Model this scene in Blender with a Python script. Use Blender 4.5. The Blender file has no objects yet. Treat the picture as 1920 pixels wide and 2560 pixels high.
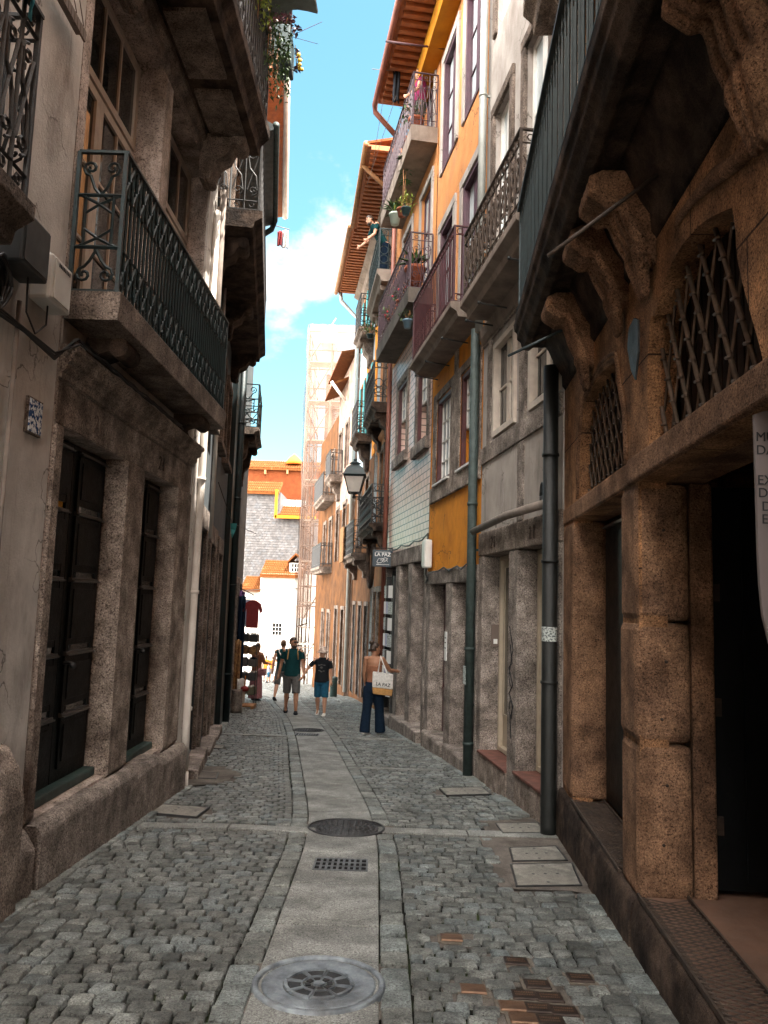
import bpy, bmesh, math, random
from mathutils import Vector, Matrix
from mathutils.geometry import tessellate_polygon
random.seed(7)
C = bpy.context.scene.collection
PI = math.pi
# ---------------------------------------------------------------- camera model
FPX = 1923.0; PITCH = math.radians(6.5); ROLL = math.radians(1.8); CH = 1.6
cF = Vector((0, math.cos(PITCH), math.sin(PITCH)))
_r0 = Vector((1, 0, 0)); _u0 = Vector((0, -math.sin(PITCH), math.cos(PITCH)))
cR = _r0*math.cos(ROLL) + _u0*math.sin(ROLL); cU = -_r0*math.sin(ROLL) + _u0*math.cos(ROLL)
def ray(x, y): return cF + cR*((x-960)/FPX) + cU*((1280-y)/FPX)
def at_y(x, y, Y):
    d = ray(x, y); return d*(Y/d.y) + Vector((0, 0, CH))
GP = [(-12, .72), (0, 0), (24, -1.44), (45, -3.3), (60, -4.3), (90, -4.6), (400, -5)]
def gz(Y):
    for (a, za), (b, zb) in zip(GP, GP[1:]):
        if Y <= b: return za + (zb-za)*(Y-a)/(b-a)
    return GP[-1][1]
def gnd(x, y):
    d = ray(x, y); lo, hi = .5, 200
    for _ in range(60):
        m = (lo+hi)/2; p = d*(m/d.y)
        if p.z + CH > gz(m): lo = m
        else: hi = m
    return Vector((d.x*lo/d.y, lo, gz(lo)))
class Fr:                                   # a facade plane: q along the street (world y), t out towards the street, z up
    def __init__(s, A, B, side):
        L = math.hypot(B[0]-A[0], B[1]-A[1]); s.A = A; s.B = B; s.d = ((B[0]-A[0])/L, (B[1]-A[1])/L); s.n = (side*s.d[1], -side*s.d[0]); s.side = side
    def P(s, q, t, z):
        k = (q-s.A[1])/s.d[1]
        return Vector((s.A[0]+s.d[0]*k+s.n[0]*t, s.A[1]+s.d[1]*k+s.n[1]*t, z))
    def at(s, x, y, t=0):
        A = (s.A[0]+s.n[0]*t, s.A[1]+s.n[1]*t); d = ray(x, y); nx, ny = s.d[1], -s.d[0]
        k = (A[0]*nx+A[1]*ny)/(d.x*nx+d.y*ny); return (s.A[1]+d.y*k-A[1], CH+d.z*k)
# ---------------------------------------------------------------- materials
def nd(nt, t, **kw):
    n = nt.nodes.new(t)
    for k, v in kw.items():
        if k in n.inputs: n.inputs[k].default_value = v
        else: setattr(n, k, v)
    return n
MATS = {}
def mat(name, col, col2=None, scale=6, detail=4, rough=.8, bump=0, bscale=30, speck=0, sscale=220, metal=0, stain=0, stcol=(.03, .025, .02), island=0, brick=None, spec=.5, lo=.35, hi=.65, streak=0, trans=0, alpha=1):
    if name in MATS: return MATS[name]
    m = bpy.data.materials.new(name); MATS[name] = m; m.use_nodes = True; nt = m.node_tree; N = nt.nodes; L = nt.links
    b = N['Principled BSDF']; b.inputs['Roughness'].default_value = rough; b.inputs['Metallic'].default_value = metal
    b.inputs['Specular IOR Level'].default_value = spec if rough < .8 else .12
    tc = nd(nt, 'ShaderNodeTexCoord').outputs['Object']
    cur = None
    def mix(fac, a, c, mode='MIX'):
        x = nd(nt, 'ShaderNodeMix', data_type='RGBA', blend_type=mode)
        for s, v in ((0, fac), (6, a), (7, c)):
            if hasattr(v, 'is_linked'): L.new(v, x.inputs[s])
            else: x.inputs[s].default_value = v if s == 0 else (*v[:3], 1)
        return x.outputs[2]
    def noise(sc, dt=4, vec=None, ro=.6):
        n = nd(nt, 'ShaderNodeTexNoise'); n.inputs['Scale'].default_value = sc; n.inputs['Detail'].default_value = dt; n.inputs['Roughness'].default_value = ro
        L.new(vec or tc, n.inputs['Vector']); return n.outputs['Fac']
    def ramp(src, a, c):
        r = nd(nt, 'ShaderNodeMapRange'); r.inputs[1].default_value = a; r.inputs[2].default_value = c; L.new(src, r.inputs[0]); return r.outputs[0]
    c = (*col, 1)
    cur = c
    if col2: cur = mix(ramp(noise(scale, detail), lo, hi), col, col2)
    bh = None
    if brick:                                        # (w,h,mortar,colour,axis) glazed tiles / blocks
        w, h, mo, mc, off = brick
        bt = nd(nt, 'ShaderNodeTexBrick'); bt.offset = off
        bt.inputs['Scale'].default_value = 1; bt.inputs['Brick Width'].default_value = w; bt.inputs['Row Height'].default_value = h; bt.inputs['Mortar Size'].default_value = mo
        sp = nd(nt, 'ShaderNodeSeparateXYZ'); L.new(tc, sp.inputs[0]); cb = nd(nt, 'ShaderNodeCombineXYZ')
        L.new(sp.outputs[1], cb.inputs[0]); L.new(sp.outputs[2], cb.inputs[1]); L.new(cb.outputs[0], bt.inputs['Vector'])
        cur = mix(bt.outputs['Fac'], cur, mc); bh = bt.outputs['Fac']
    if island:
        g = nd(nt, 'ShaderNodeNewGeometry'); r = nd(nt, 'ShaderNodeValToRGB'); L.new(g.outputs['Random Per Island'], r.inputs[0])
        e = r.color_ramp.elements; e[0].color = (1-island, 1-island*.95, 1-island, 1); e[1].color = (1+island*.7, 1+island*.75, 1+island*.65, 1)
        x = e.new(.5); x.color = (1, 1, .97, 1); x = e.new(.75); x.color = (.85, .95, 1, 1)
        cur = mix(1.0, cur, r.outputs[0], 'MULTIPLY')
    if speck:
        cur = mix(ramp(noise(sscale, 3, ro=.8), .46, .60), cur, mix(1.0, cur, (speck, speck, speck*.97), 'MULTIPLY'))
        cur = mix(ramp(noise(sscale*.83, 3, ro=.8), .53, .61), cur, mix(1.0, cur, (.28, .26, .26), 'MULTIPLY'))
        cur = mix(ramp(noise(3.1, 7, ro=.7), .40, .62), mix(1.0, cur, (.62, .6, .58), 'MULTIPLY'), mix(1.0, cur, (1.25, 1.22, 1.2), 'MULTIPLY'))
    if stain:
        mp = nd(nt, 'ShaderNodeMapping'); mp.inputs['Scale'].default_value = (1, 1, .35); L.new(tc, mp.inputs[0])
        s = ramp(noise(1.7, 6, mp.outputs[0], .7), .62-stain*.2, .78-stain*.1)
        cur = mix(s, cur, mix(.75, cur, stcol))
    if name.startswith('plaster') and name not in ('plaster_dim', 'plaster_sunny'):
        wn = nd(nt, 'ShaderNodeTexNoise'); wn.inputs['Scale'].default_value = 2.5; wn.inputs['Detail'].default_value = 5; L.new(tc, wn.inputs['Vector'])
        vm = nd(nt, 'ShaderNodeVectorMath', operation='MULTIPLY_ADD'); vm.inputs[1].default_value = (.9, .9, .9); L.new(wn.outputs['Color'], vm.inputs[0]); L.new(tc, vm.inputs[2])
        vo = nd(nt, 'ShaderNodeTexVoronoi', feature='DISTANCE_TO_EDGE'); vo.inputs['Scale'].default_value = .9; L.new(vm.outputs[0], vo.inputs['Vector'])
        ck = nd(nt, 'ShaderNodeMath', operation='MULTIPLY'); L.new(ramp(vo.outputs[0], .010, .002), ck.inputs[0]); L.new(ramp(noise(1.1, 3), .46, .56), ck.inputs[1])
        cur = mix(ck.outputs[0], cur, mix(.7, cur, (.05, .04, .035)))
    if streak:
        mp = nd(nt, 'ShaderNodeMapping'); mp.inputs['Scale'].default_value = (9, 9, .6); L.new(tc, mp.inputs[0])
        s = ramp(noise(1.5, 5, mp.outputs[0], .65), .58, .8); cur = mix(s, cur, mix(streak, cur, stcol))
    if hasattr(cur, 'is_linked'): L.new(cur, b.inputs['Base Color'])
    else: b.inputs['Base Color'].default_value = cur
    if rough < .75 and not metal == 1:
        rr = nd(nt, 'ShaderNodeMapRange'); rr.inputs[3].default_value = rough*.75; rr.inputs[4].default_value = min(1, rough*1.4); L.new(noise(9, 5), rr.inputs[0]); L.new(rr.outputs[0], b.inputs['Roughness'])
    if bump:
        bp = nd(nt, 'ShaderNodeBump'); bp.inputs['Strength'].default_value = min(1, bump); bp.inputs['Distance'].default_value = .016*max(1, bump)
        L.new(noise(bscale, 6, ro=.72), bp.inputs['Height']); nrm = bp.outputs[0]
        if bh:
            b2 = nd(nt, 'ShaderNodeBump', invert=True); b2.inputs['Strength'].default_value = .6; b2.inputs['Distance'].default_value = .006; L.new(bh, b2.inputs['Height']); L.new(nrm, b2.inputs['Normal']); nrm = b2.outputs[0]
        L.new(nrm, b.inputs['Normal'])
    if trans: b.inputs['Transmission Weight'].default_value = trans
    if alpha < 1: b.inputs['Alpha'].default_value = alpha
    return m
def M(n): return MATS[n]
mat('plaster_white', (.60, .56, .52), (.44, .405, .37), 2.5, rough=.9, bump=.6, bscale=38, stain=.55, stcol=(.16, .13, .11), streak=.5)
mat('plaster_grey', (.45, .405, .365), (.33, .295, .265), 2, rough=.9, bump=.4, bscale=50, stain=.5, stcol=(.1, .085, .07), streak=.5)
mat('plaster_light', (.44, .405, .375), (.30, .27, .245), 1.5, rough=.9, bump=.6, bscale=30, stain=.6, stcol=(.2, .16, .14), streak=.5)
mat('plaster_orange', (.74, .29, .03), (.55, .20, .025), 2.6, detail=8, rough=.88, bump=.5, bscale=35, stain=.45, stcol=(.3, .13, .03), streak=.25)
mat('plaster_peach', (.64, .29, .11), (.50, .21, .08), 2.6, detail=8, rough=.88, bump=.5, bscale=35, stain=.45, stcol=(.35, .2, .12), streak=.25)
mat('plaster_ochre', (.36, .16, .06), (.24, .10, .04), 1.8, rough=.9, bump=.4, bscale=45, stain=.5, stcol=(.16, .08, .04), streak=.5)
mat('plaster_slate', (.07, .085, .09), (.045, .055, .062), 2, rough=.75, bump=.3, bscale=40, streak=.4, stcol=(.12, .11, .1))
mat('plaster_sunny', (.60, .57, .52), (.52, .48, .43), 1, rough=.9, bump=.2, stain=.2, stcol=(.5, .4, .3))
mat('granite', (.33, .28, .245), (.15, .122, .105), 5, rough=.85, bump=1.5, bscale=45, speck=2.0, sscale=80, stain=.45, stcol=(.07, .045, .035))
mat('granite_grey', (.31, .27, .245), (.15, .13, .117), 4, rough=.85, bump=1.5, bscale=45, speck=2.0, sscale=80, stain=.5, stcol=(.06, .05, .045))
mat('granite_rust', (.36, .21, .13), (.16, .095, .064), 3.5, detail=8, rough=.85, bump=1.8, bscale=55, speck=1.75, sscale=100, stain=.55, stcol=(.1, .05, .025))
mat('granite_soot', (.12, .085, .066), (.022, .017, .015), 4, detail=8, rough=.92, bump=2, bscale=26, speck=1.4, stain=.5, stcol=(.02, .015, .015))
mat('concrete', (.27, .22, .185), (.18, .145, .12), 3, rough=.9, bump=.6, bscale=40, stain=.7, stcol=(.08, .06, .05))
mat('concrete_dark', (.13, .115, .10), (.08, .07, .062), 3, rough=.9, bump=.6, bscale=40, stain=.5)
mat('cornice', (.22, .18, .155), (.11, .088, .075), 4, rough=.88, bump=1.3, bscale=45, speck=1.7, sscale=80, stain=.5)
mat('sett', (.19, .198, .193), (.085, .091, .09), 11, rough=.46, bump=1.5, bscale=45, speck=1.8, sscale=95, island=.42, spec=.6)
mat('sett_border', (.21, .22, .212), (.11, .12, .117), 12, rough=.52, bump=1.4, bscale=42, speck=1.8, sscale=85, island=.3, spec=.6)
mat('slab_granite', (.20, .205, .195), (.135, .14, .135), 3, rough=.6, bump=.5, bscale=90, speck=1.9, sscale=100, stain=.3, stcol=(.1, .1, .09))
mat('joint_soil', (.010, .0095, .008), (.03, .042, .012), 2.2, rough=.95, bump=.8, bscale=80, lo=.52, hi=.68)
mat('ground_far', (.32, .29, .25), (.25, .22, .19), 2, rough=.9)
mat('cement_patch', (.15, .135, .12), (.11, .097, .088), 6, rough=.85, bump=.5, bscale=60, speck=1.3)
mat('cover_stone', (.29, .28, .25), (.17, .165, .15), 8, detail=8, rough=.75, bump=.8, bscale=60, speck=1.5, stain=.8, stcol=(.15, .13, .11))
mat('iron_black', (.018, .02, .022), (.035, .032, .03), 12, rough=.5, metal=.3, bump=.3, bscale=80)
mat('iron_green', (.006, .022, .024), (.01, .014, .015), 12, rough=.45, metal=.2, bump=.2)
mat('iron_teal_grey', (.026, .042, .045), (.016, .025, .027), 9, rough=.5, metal=.2, bump=.2)
mat('iron_rust', (.075, .05, .035), (.04, .028, .022), 14, rough=.65, metal=.4, bump=.5)
mat('iron_bar', (.15, .10, .07), (.08, .055, .04), 14, rough=.6, metal=.25, bump=.4)
mat('iron_maroon', (.065, .016, .02), (.04, .012, .014), 12, rough=.5, metal=.1)
mat('iron_purple', (.075, .045, .055), (.05, .03, .038), 12, rough=.5, metal=.1)
mat('cast_iron', (.36, .40, .43), (.14, .16, .18), 9, detail=8, rough=.40, metal=.6, bump=.6, bscale=60, stain=.5, stcol=(.09, .07, .055))
mat('cast_dark', (.05, .05, .052), (.03, .03, .03), 9, rough=.5, metal=.5, bump=.4)
mat('brass', (.24, .14, .085), (.15, .085, .055), 9, rough=.38, metal=.75, bump=.25)
mat('brass_dark', (.06, .04, .03), (.035, .024, .02), 9, rough=.4, metal=.7, bump=.25)
mat('mortar_tan', (.15, .125, .10), (.10, .085, .07), 20, rough=.9, bump=.6)
mat('wood_black', (.0018, .003, .0036), (.004, .005, .006), 5, rough=.45, bump=.35, bscale=30, spec=.22)
mat('wood_green', (.022, .055, .05), (.03, .045, .042), 8, rough=.5, bump=.2)
mat('wood_maroon', (.085, .018, .018), (.05, .012, .013), 6, rough=.5, bump=.2)
mat('wood_purple', (.075, .03, .045), (.05, .022, .032), 6, rough=.5, bump=.2)
mat('wood_beige', (.42, .35, .26), (.35, .29, .215), 7, rough=.6, bump=.15)
mat('wood_cream', (.58, .50, .42), (.46, .39, .33), 7, rough=.6, bump=.15)
mat('wood_white', (.72, .71, .68), (.6, .58, .54), 7, rough=.6, bump=.1)
mat('wood_brown', (.30, .14, .05), (.2, .085, .03), 7, rough=.65, bump=.3)
mat('wood_teal', (.03, .28, .30), (.02, .2, .22), 7, rough=.55, bump=.2)
mat('wood_eave', (.36, .115, .03), (.24, .075, .025), 8, rough=.7, bump=.3)
mat('paint_yellow', (.48, .20, .012), (.36, .14, .012), 3, rough=.8, bump=.2, stain=.3, stcol=(.4, .2, .03))
mat('roof_tile', (.22, .06, .015), (.14, .038, .01), 9, rough=.8, bump=.5, stain=.3, stcol=(.2, .1, .05))
mat('roof_yellow', (.15, .048, .010), (.085, .026, .006), 9, rough=.8, bump=.4, stain=.2, stcol=(.3, .16, .06))
mat('sheet_orange', (.24, .065, .022), (.17, .045, .016), 3, rough=.8)
mat('slate_scale', (.10, .09, .09), (.06, .055, .057), 5, rough=.6, bump=.2, island=.35)
mat('glass', (.012, .016, .018), rough=.04, spec=1.0)
mat('glass_sky_painted', (.55, .62, .64), (.4, .46, .48), 2, rough=.06, spec=1.0)  # pale base colour stands in for sky reflected in the panes
mat('glass_lamp', (.62, .58, .52), (.5, .46, .42), 4, rough=.3)
mat('dark_inside', (.012, .011, .011), rough=.95)
mat('curtain', (.42, .38, .34), (.34, .3, .27), 12, rough=.95)
mat('pipe_green', (.035, .055, .05), (.018, .03, .028), 9, detail=8, rough=.6, bump=.5, bscale=30)
mat('pipe_black', (.004, .006, .0055), (.009, .010, .009), 9, detail=8, rough=.5, bump=.4, bscale=30)
mat('pipe_grey', (.40, .42, .40), (.3, .32, .3), 4, rough=.5, metal=.2)
mat('pipe_white', (.62, .57, .52), (.5, .45, .4), 4, rough=.55)
mat('pipe_brown', (.20, .065, .04), (.14, .045, .03), 4, rough=.5)
mat('pipe_stone', (.24, .2, .175), (.17, .145, .125), 6, rough=.8, bump=.4)
mat('plastic_white', (.66, .66, .63), (.58, .57, .54), 5, rough=.45)
mat('plastic_dark', (.045, .05, .052), (.03, .033, .035), 5, rough=.5)
mat('rubber', (.012, .012, .013), rough=.5)
mat('tile_white', (.80, .58, .52), (.72, .50, .40), 3, rough=.36, bump=.15, brick=(.27, .13, .010, (.13, .09, .07), .5), spec=.35, stain=.3, stcol=(.35, .22, .13))
mat('tile_blue', (.30, .42, .50), (.42, .50, .54), 3, rough=.3, brick=(.15, .15, .006, (.3, .32, .34), 0), stain=.3, stcol=(.2, .2, .2))
mat('azulejo', (.62, .66, .7), (.02, .06, .16), 42, detail=2, rough=.2, lo=.47, hi=.53)
mat('leaf', (.06, .12, .03), (.035, .075, .02), 9, rough=.55, island=.45)
mat('leaf_bright', (.38, .42, .08), (.22, .3, .05), 9, rough=.55, island=.4)
mat('leaf_red', (.12, .03, .035), (.06, .03, .05), 9, rough=.55, island=.4)
mat('flower', (.75, .55, .08), rough=.6)
mat('flower_red', (.55, .04, .05), rough=.6)
mat('terracotta', (.36, .12, .07), (.27, .09, .055), 6, rough=.8)
mat('pot_green', (.42, .5, .42), rough=.6)
mat('pot_dark', (.02, .05, .055), rough=.5)
mat('pot_blue', (.12, .2, .26), rough=.5)
mat('skin', (.55, .29, .185), (.48, .24, .15), 20, rough=.55)
mat('skin_tan', (.38, .185, .105), (.32, .15, .085), 20, rough=.55)
mat('hair_dark', (.035, .022, .016), (.06, .035, .022), 60, rough=.5)
mat('hair_brown', (.14, .07, .035), (.08, .04, .022), 60, rough=.5)
for n, c in dict(cloth_teal=(.008, .046, .05), cloth_black=(.016, .018, .022), cloth_grey=(.12, .115, .11), cloth_navy=(.008, .018, .036), cloth_blue=(.02, .10, .17), cloth_pink=(.34, .15, .16), cloth_brown=(.30, .13, .075), cloth_white=(.72, .7, .66), cloth_orange=(.65, .2, .03), cloth_tan=(.50, .27, .10), cloth_red=(.22, .035, .035), cloth_magenta=(.26, .03, .10), cloth_aqua=(.10, .38, .44), cloth_hat=(.6, .47, .4), cloth_purple=(.12, .06, .16), cloth_lilac=(.45, .48, .62), cloth_olive=(.13, .12, .08)).items():
    mat(n, c, tuple(x*.75 for x in c), 25, rough=.92, bump=.3, bscale=120)
mat('cloth_stripes', (.36, .20, .08), (.14, .07, .04), 14, rough=.9)
mat('sign_navy', (.012, .03, .045), rough=.4)
mat('sign_white', (.75, .75, .73), rough=.5)
mat('banner_grey', (.17, .135, .13), (.135, .108, .104), 2, rough=.6)
mat('ink', (.012, .012, .014), rough=.7)
mat('sticker', (.55, .6, .58), (.12, .14, .14), 60, rough=.5, lo=.48, hi=.55)
mat('netting', (.22, .145, .11), (.14, .09, .068), 1.5, rough=.9, alpha=.55)
mat('scaffold_steel', (.16, .12, .10), rough=.6, metal=.3)
mat('brick_rough', (.40, .30, .25), (.22, .155, .12), 4, rough=.95, bump=1, bscale=12, stain=.5, stcol=(.25, .15, .1))
mat('floor_inside', (.16, .085, .055), (.11, .06, .04), 3, rough=.7, bump=.3, stain=.4)
mat('metal_white', (.7, .68, .64), rough=.5)
# ---------------------------------------------------------------- mesh building
ORG = {}
class MB:
    def __init__(s): s.v = []; s.f = []; s.sm = []
    def add(s, vs, fs, sm=False):
        o = len(s.v); s.v += [Vector(v) for v in vs]; s.f += [tuple(i+o for i in f) for f in fs]; s.sm += [sm]*len(fs)
    def hexa(s, p):   # 8 points: bottom 4, top 4
        s.add(p, [(0, 3, 2, 1), (4, 5, 6, 7), (0, 1, 5, 4), (1, 2, 6, 5), (2, 3, 7, 6), (3, 0, 4, 7)])
    def box(s, fr, q0, q1, t0, t1, z0, z1):
        s.hexa([fr.P(q, t, z) for z in (z0, z1) for q, t in ((q0, t0), (q1, t0), (q1, t1), (q0, t1))])
    def wbox(s, x0, x1, y0, y1, z0, z1):
        s.hexa([(x, y, z) for z in (z0, z1) for x, y in ((x0, y0), (x1, y0), (x1, y1), (x0, y1))])
    def loft(s, rings, closed=True, cap=True, sm=True):
        n = len(rings[0]); vs = [p for r in rings for p in r]; fs = []
        for i in range(len(rings)-1):
            for j in range(n if closed else n-1):
                k = (j+1) % n; fs.append((i*n+j, i*n+k, (i+1)*n+k, (i+1)*n+j))
        if cap and closed: fs += [tuple(range(n))[::-1], tuple(range((len(rings)-1)*n, len(rings)*n))]
        s.add(vs, fs, sm)
    def tube(s, pts, r, n=6, cap=True, sm=True):
        pts = [Vector(p) for p in pts]; rs = r if isinstance(r, (list, tuple)) else [r]*len(pts)
        rings = []; x = None
        for i, p in enumerate(pts):
            a = pts[max(0, i-1)]; b = pts[min(len(pts)-1, i+1)]; d = (b-a)
            if d.length < 1e-7: d = Vector((0, 0, 1))
            d.normalize()
            if x is not None: x = x-d*x.dot(d)
            if x is None or x.length < 1e-3: x = d.cross(Vector((0, 0, 1)) if abs(d.z) < .9 else Vector((1, 0, 0)))
            x.normalize(); y = d.cross(x)
            rings.append([p+(x*math.cos(2*PI*k/n)+y*math.sin(2*PI*k/n))*rs[i] for k in range(n)])
        s.loft(rings, cap=cap, sm=sm and n > 4)
    def ell(s, pts, sm=True, n=12, ax=Vector((1, 0, 0)), ay=Vector((0, 1, 0))):   # [(centre, rx, ry)]
        s.loft([[c+ax*rx*math.cos(2*PI*k/n)+ay*ry*math.sin(2*PI*k/n) for k in range(n)] for c, rx, ry in pts], sm=sm)
    def ball(s, c, rx, ry=None, rz=None, n=10, m=6):
        ry = ry or rx; rz = rz or rx; c = Vector(c)
        s.loft([[c+Vector((rx*math.sin(a)*math.cos(2*PI*k/n), ry*math.sin(a)*math.sin(2*PI*k/n), rz*math.cos(a))) for k in range(n)] for a in [.08+(PI-.16)*i/m for i in range(m+1)]])
    def lathe(s, c, prof, n=16, ax='z'):
        c = Vector(c); R = []
        for r, h in prof:
            R.append([c+Vector((r*math.cos(2*PI*k/n), r*math.sin(2*PI*k/n), h)) for k in range(n)])
        s.loft(R)
    def prism(s, fr, poly, t0, t1, sm=False):      # poly in (q,z), extruded t0..t1 ; poly any orientation
        n = len(poly); tr = tessellate_polygon([[Vector((a, b, 0)) for a, b in poly]])
        vs = [fr.P(a, t1, b) for a, b in poly]+[fr.P(a, t0, b) for a, b in poly]
        fs = [tuple(t) for t in tr]+[tuple(i+n for i in t[::-1]) for t in tr]+[(i, (i+1) % n, (i+1) % n+n, i+n) for i in range(n)]
        s.add(vs, fs, sm)
    def profile(s, fr, prof, q0, q1, sm=False):     # prof in (t,z), swept q0..q1
        n = len(prof); tr = tessellate_polygon([[Vector((a, b, 0)) for a, b in prof]])
        vs = [fr.P(q0, a, b) for a, b in prof]+[fr.P(q1, a, b) for a, b in prof]
        s.add(vs, [tuple(t) for t in tr]+[tuple(i+n for i in t[::-1]) for t in tr], False)
        s.add(vs, [(i, (i+1) % n, (i+1) % n+n, i+n) for i in range(n)], sm)
    def wall(s, fr, outer, holes, depth, t=0):
        loops = [outer]+holes; tr = tessellate_polygon([[Vector((a, b, 0)) for a, b in l] for l in loops])
        flat = [p for l in loops for p in l]; s.add([fr.P(a, t, b) for a, b in flat], [tuple(x) for x in tr])
        for l in holes:
            n = len(l); s.add([fr.P(a, t, b) for a, b in l]+[fr.P(a, t-depth, b) for a, b in l], [(i, (i+1) % n, (i+1) % n+n, i+n) for i in range(n)])
    def build(s, name, m, parent=None, bevel=0, sub=0, fix=True, remesh=0, smooth=None, mats=None):
        me = bpy.data.meshes.new(name); org = ORG.get(parent.name, Vector()) if parent else Vector()
        me.from_pydata([v-org for v in s.v], [], s.f); me.polygons.foreach_set('use_smooth', s.sm)
        me.materials.append(MATS[m] if isinstance(m, str) else m)
        if fix:
            bm = bmesh.new(); bm.from_mesh(me); bmesh.ops.recalc_face_normals(bm, faces=bm.faces); bm.to_mesh(me); bm.free()
        o = bpy.data.objects.new(name, me); C.objects.link(o)
        if parent: o.parent = parent
        ORG[o.name] = org
        if bevel:
            b = o.modifiers.new('b', 'BEVEL'); b.width = bevel; b.segments = 2; b.limit_method = 'ANGLE'; b.harden_normals = False
        if sub: b = o.modifiers.new('s', 'SUBSURF'); b.levels = b.render_levels = sub
        if remesh:
            b = o.modifiers.new('r', 'REMESH'); b.mode = 'VOXEL'; b.voxel_size = remesh; b.use_smooth_shade = True
            b = o.modifiers.new('sm', 'SMOOTH'); b.iterations = 3; b.factor = .5
        return o
def tag(o, label=None, cat=None, group=None, kind=None):
    if label: o['label'] = label
    if cat: o['category'] = cat
    if group: o['group'] = group
    if kind: o['kind'] = kind
    return o
def thing(name, loc, label, cat, group=None):
    o = bpy.data.objects.new(name, None); C.objects.link(o); o.location = loc; o.empty_display_size = .2; ORG[o.name] = Vector(loc)
    return tag(o, label, cat, group)
def rect(a, b, c, d): return [(a, c), (b, c), (b, d), (a, d)]
def arcp(cx, cz, r, a0, a1, n=10, rz=None): return [(cx+r*math.cos(a0+(a1-a0)*i/n), cz+(rz or r)*math.sin(a0+(a1-a0)*i/n)) for i in range(n+1)]
def spiral(cx, cz, r, a0, turns, n=14, r1=.15): return [(cx+r*(1-(1-r1)*i/n)*math.cos(a0+turns*2*PI*i/n), cz+r*(1-(1-r1)*i/n)*math.sin(a0+turns*2*PI*i/n)) for i in range(n+1)]

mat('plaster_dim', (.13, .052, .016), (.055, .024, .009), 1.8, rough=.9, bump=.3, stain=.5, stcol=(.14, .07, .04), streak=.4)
mat('scaffold_wall', (.16, .10, .075), (.10, .065, .05), 1.8, rough=.9)

mat('granite_block', (.27, .215, .18), (.14, .108, .09), 5, rough=.85, bump=1.5, bscale=45, speck=2.0, sscale=80, stain=.5, stcol=(.07, .05, .04), brick=(1.15, .52, .006, (.07, .055, .045), .5))
mat('granite_rust_block', (.48, .255, .13), (.21, .115, .066), 3.5, detail=8, rough=.85, bump=1.8, bscale=55, speck=1.75, sscale=100, stain=.5, stcol=(.07, .04, .025), brick=(1.3, .6, .006, (.08, .045, .03), .5))
mat('moulding_gloss', (.03, .028, .026), (.06, .05, .045), 30, rough=.3, bump=.3, spec=.8)
mat('board_dark', (.03, .015, .009), (.012, .007, .005), 6, rough=.8, bump=.4)

mat('plaster_beige', (.54, .46, .42), (.34, .285, .255), 3.5, detail=8, rough=.9, bump=.8, bscale=38, stain=.6, stcol=(.09, .07, .06), streak=.5, speck=1.25, sscale=80)

mat('grate_iron', (.15, .16, .17), (.07, .075, .08), 9, detail=8, rough=.5, metal=.5, bump=.6, bscale=60)

mat('step_red', (.17, .078, .06), (.11, .055, .045), 9, detail=8, rough=.8, bump=.5)
# ================================================================ ground
def lerp_tab(T, y):
    if y <= T[0][0]: return T[0][1]
    for (a, va), (b, vb) in zip(T, T[1:]):
        if y <= b: return va+(vb-va)*(y-a)/(b-a)
    return T[-1][1]
CT = [(-6, -.24), (5, -.25), (7, -.26), (8.4, -.41), (11.2, -.77), (14, -1.13), (17.4, -1.66), (23, -2.8), (32, -5.2), (42, -8)]
def cen(y): return sum(lerp_tab(CT, y+k) for k in (-.8, -.4, 0, .4, .8))/5
def cslope(y): return (cen(y+.5)-cen(y-.5))
LT = [(-12, -2.24), (6, -2.24), (8.7, -2.2), (11.2, -2.58), (17.2, -3.35), (22.8, -4.1), (26, -5.2), (32, -8.5), (42, -13)]
RT = [(-12, 1.05), (4, 1.45), (7.1, 1.68), (10.1, 1.28), (12.2, .95), (14.3, .6), (18.6, .1), (22.8, -.5), (26.3, -1.15), (33, -2.4), (42, -3.6)]
def sheet(name, x0, x1, ys, dz, m, kind='structure'):
    b = MB(); vs = []; fs = []
    for y in ys: vs += [(x0, y, gz(y)+dz), (x1, y, gz(y)+dz)]
    for i in range(len(ys)-1): fs.append((2*i, 2*i+1, 2*i+3, 2*i+2))
    b.add(vs, fs); return tag(b.build(name, m), kind=kind)
sheet('ground', -400, 400, [-40, -12, 0, 24, 45, 60, 90, 400, 900], -.09, 'ground_far')
sheet('street_bed', -9, 2.6, [-8, 0, 12, 24, 34, 42], -.033, 'joint_soil')
sheet('plaza_paving', -60, 6, [42.02, 45, 60, 90], -.02, 'slab_granite')
EXC = []                                             # circles / boxes with no setts
def pt_in(p, poly):
    x, y = p; r = False; j = len(poly)-1
    for i in range(len(poly)):
        xi, yi = poly[i]; xj, yj = poly[j]
        if (yi > y) != (yj > y) and x < (xj-xi)*(y-yi)/(yj-yi)+xi: r = not r
        j = i
    return r
def gpoly(px): return [(g.x, g.y) for g in (gnd(*p) for p in px)]
covers = [gpoly(p) for p in (
    [(347, 2030), (394, 2010), (524, 2019), (492, 2044)], [(446, 1943), (451, 1927), (547, 1933), (541, 1948)],
    [(1238, 2059), (1346, 2057), (1364, 2083), (1257, 2084)], [(1272, 2120), (1392, 2116), (1420, 2152), (1281, 2154)],
    [(1275, 2161), (1432, 2158), (1456, 2215), (1290, 2217)], [(1097, 1971), (1207, 1968), (1229, 1986), (1115, 1989)], [(505, 1868), (512, 1860), (562, 1864), (556, 1873)])]
patches = [gpoly(p) for p in ([(425, 1960), (440, 1915), (560, 1918), (590, 1935), (570, 1952), (500, 1962)], [(1225, 2098), (1404, 2092), (1530, 2236), (1500, 2242), (1430, 2226), (1283, 2222)], [(1215, 2052), (1340, 2045), (1400, 2090), (1245, 2094)])]
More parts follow.
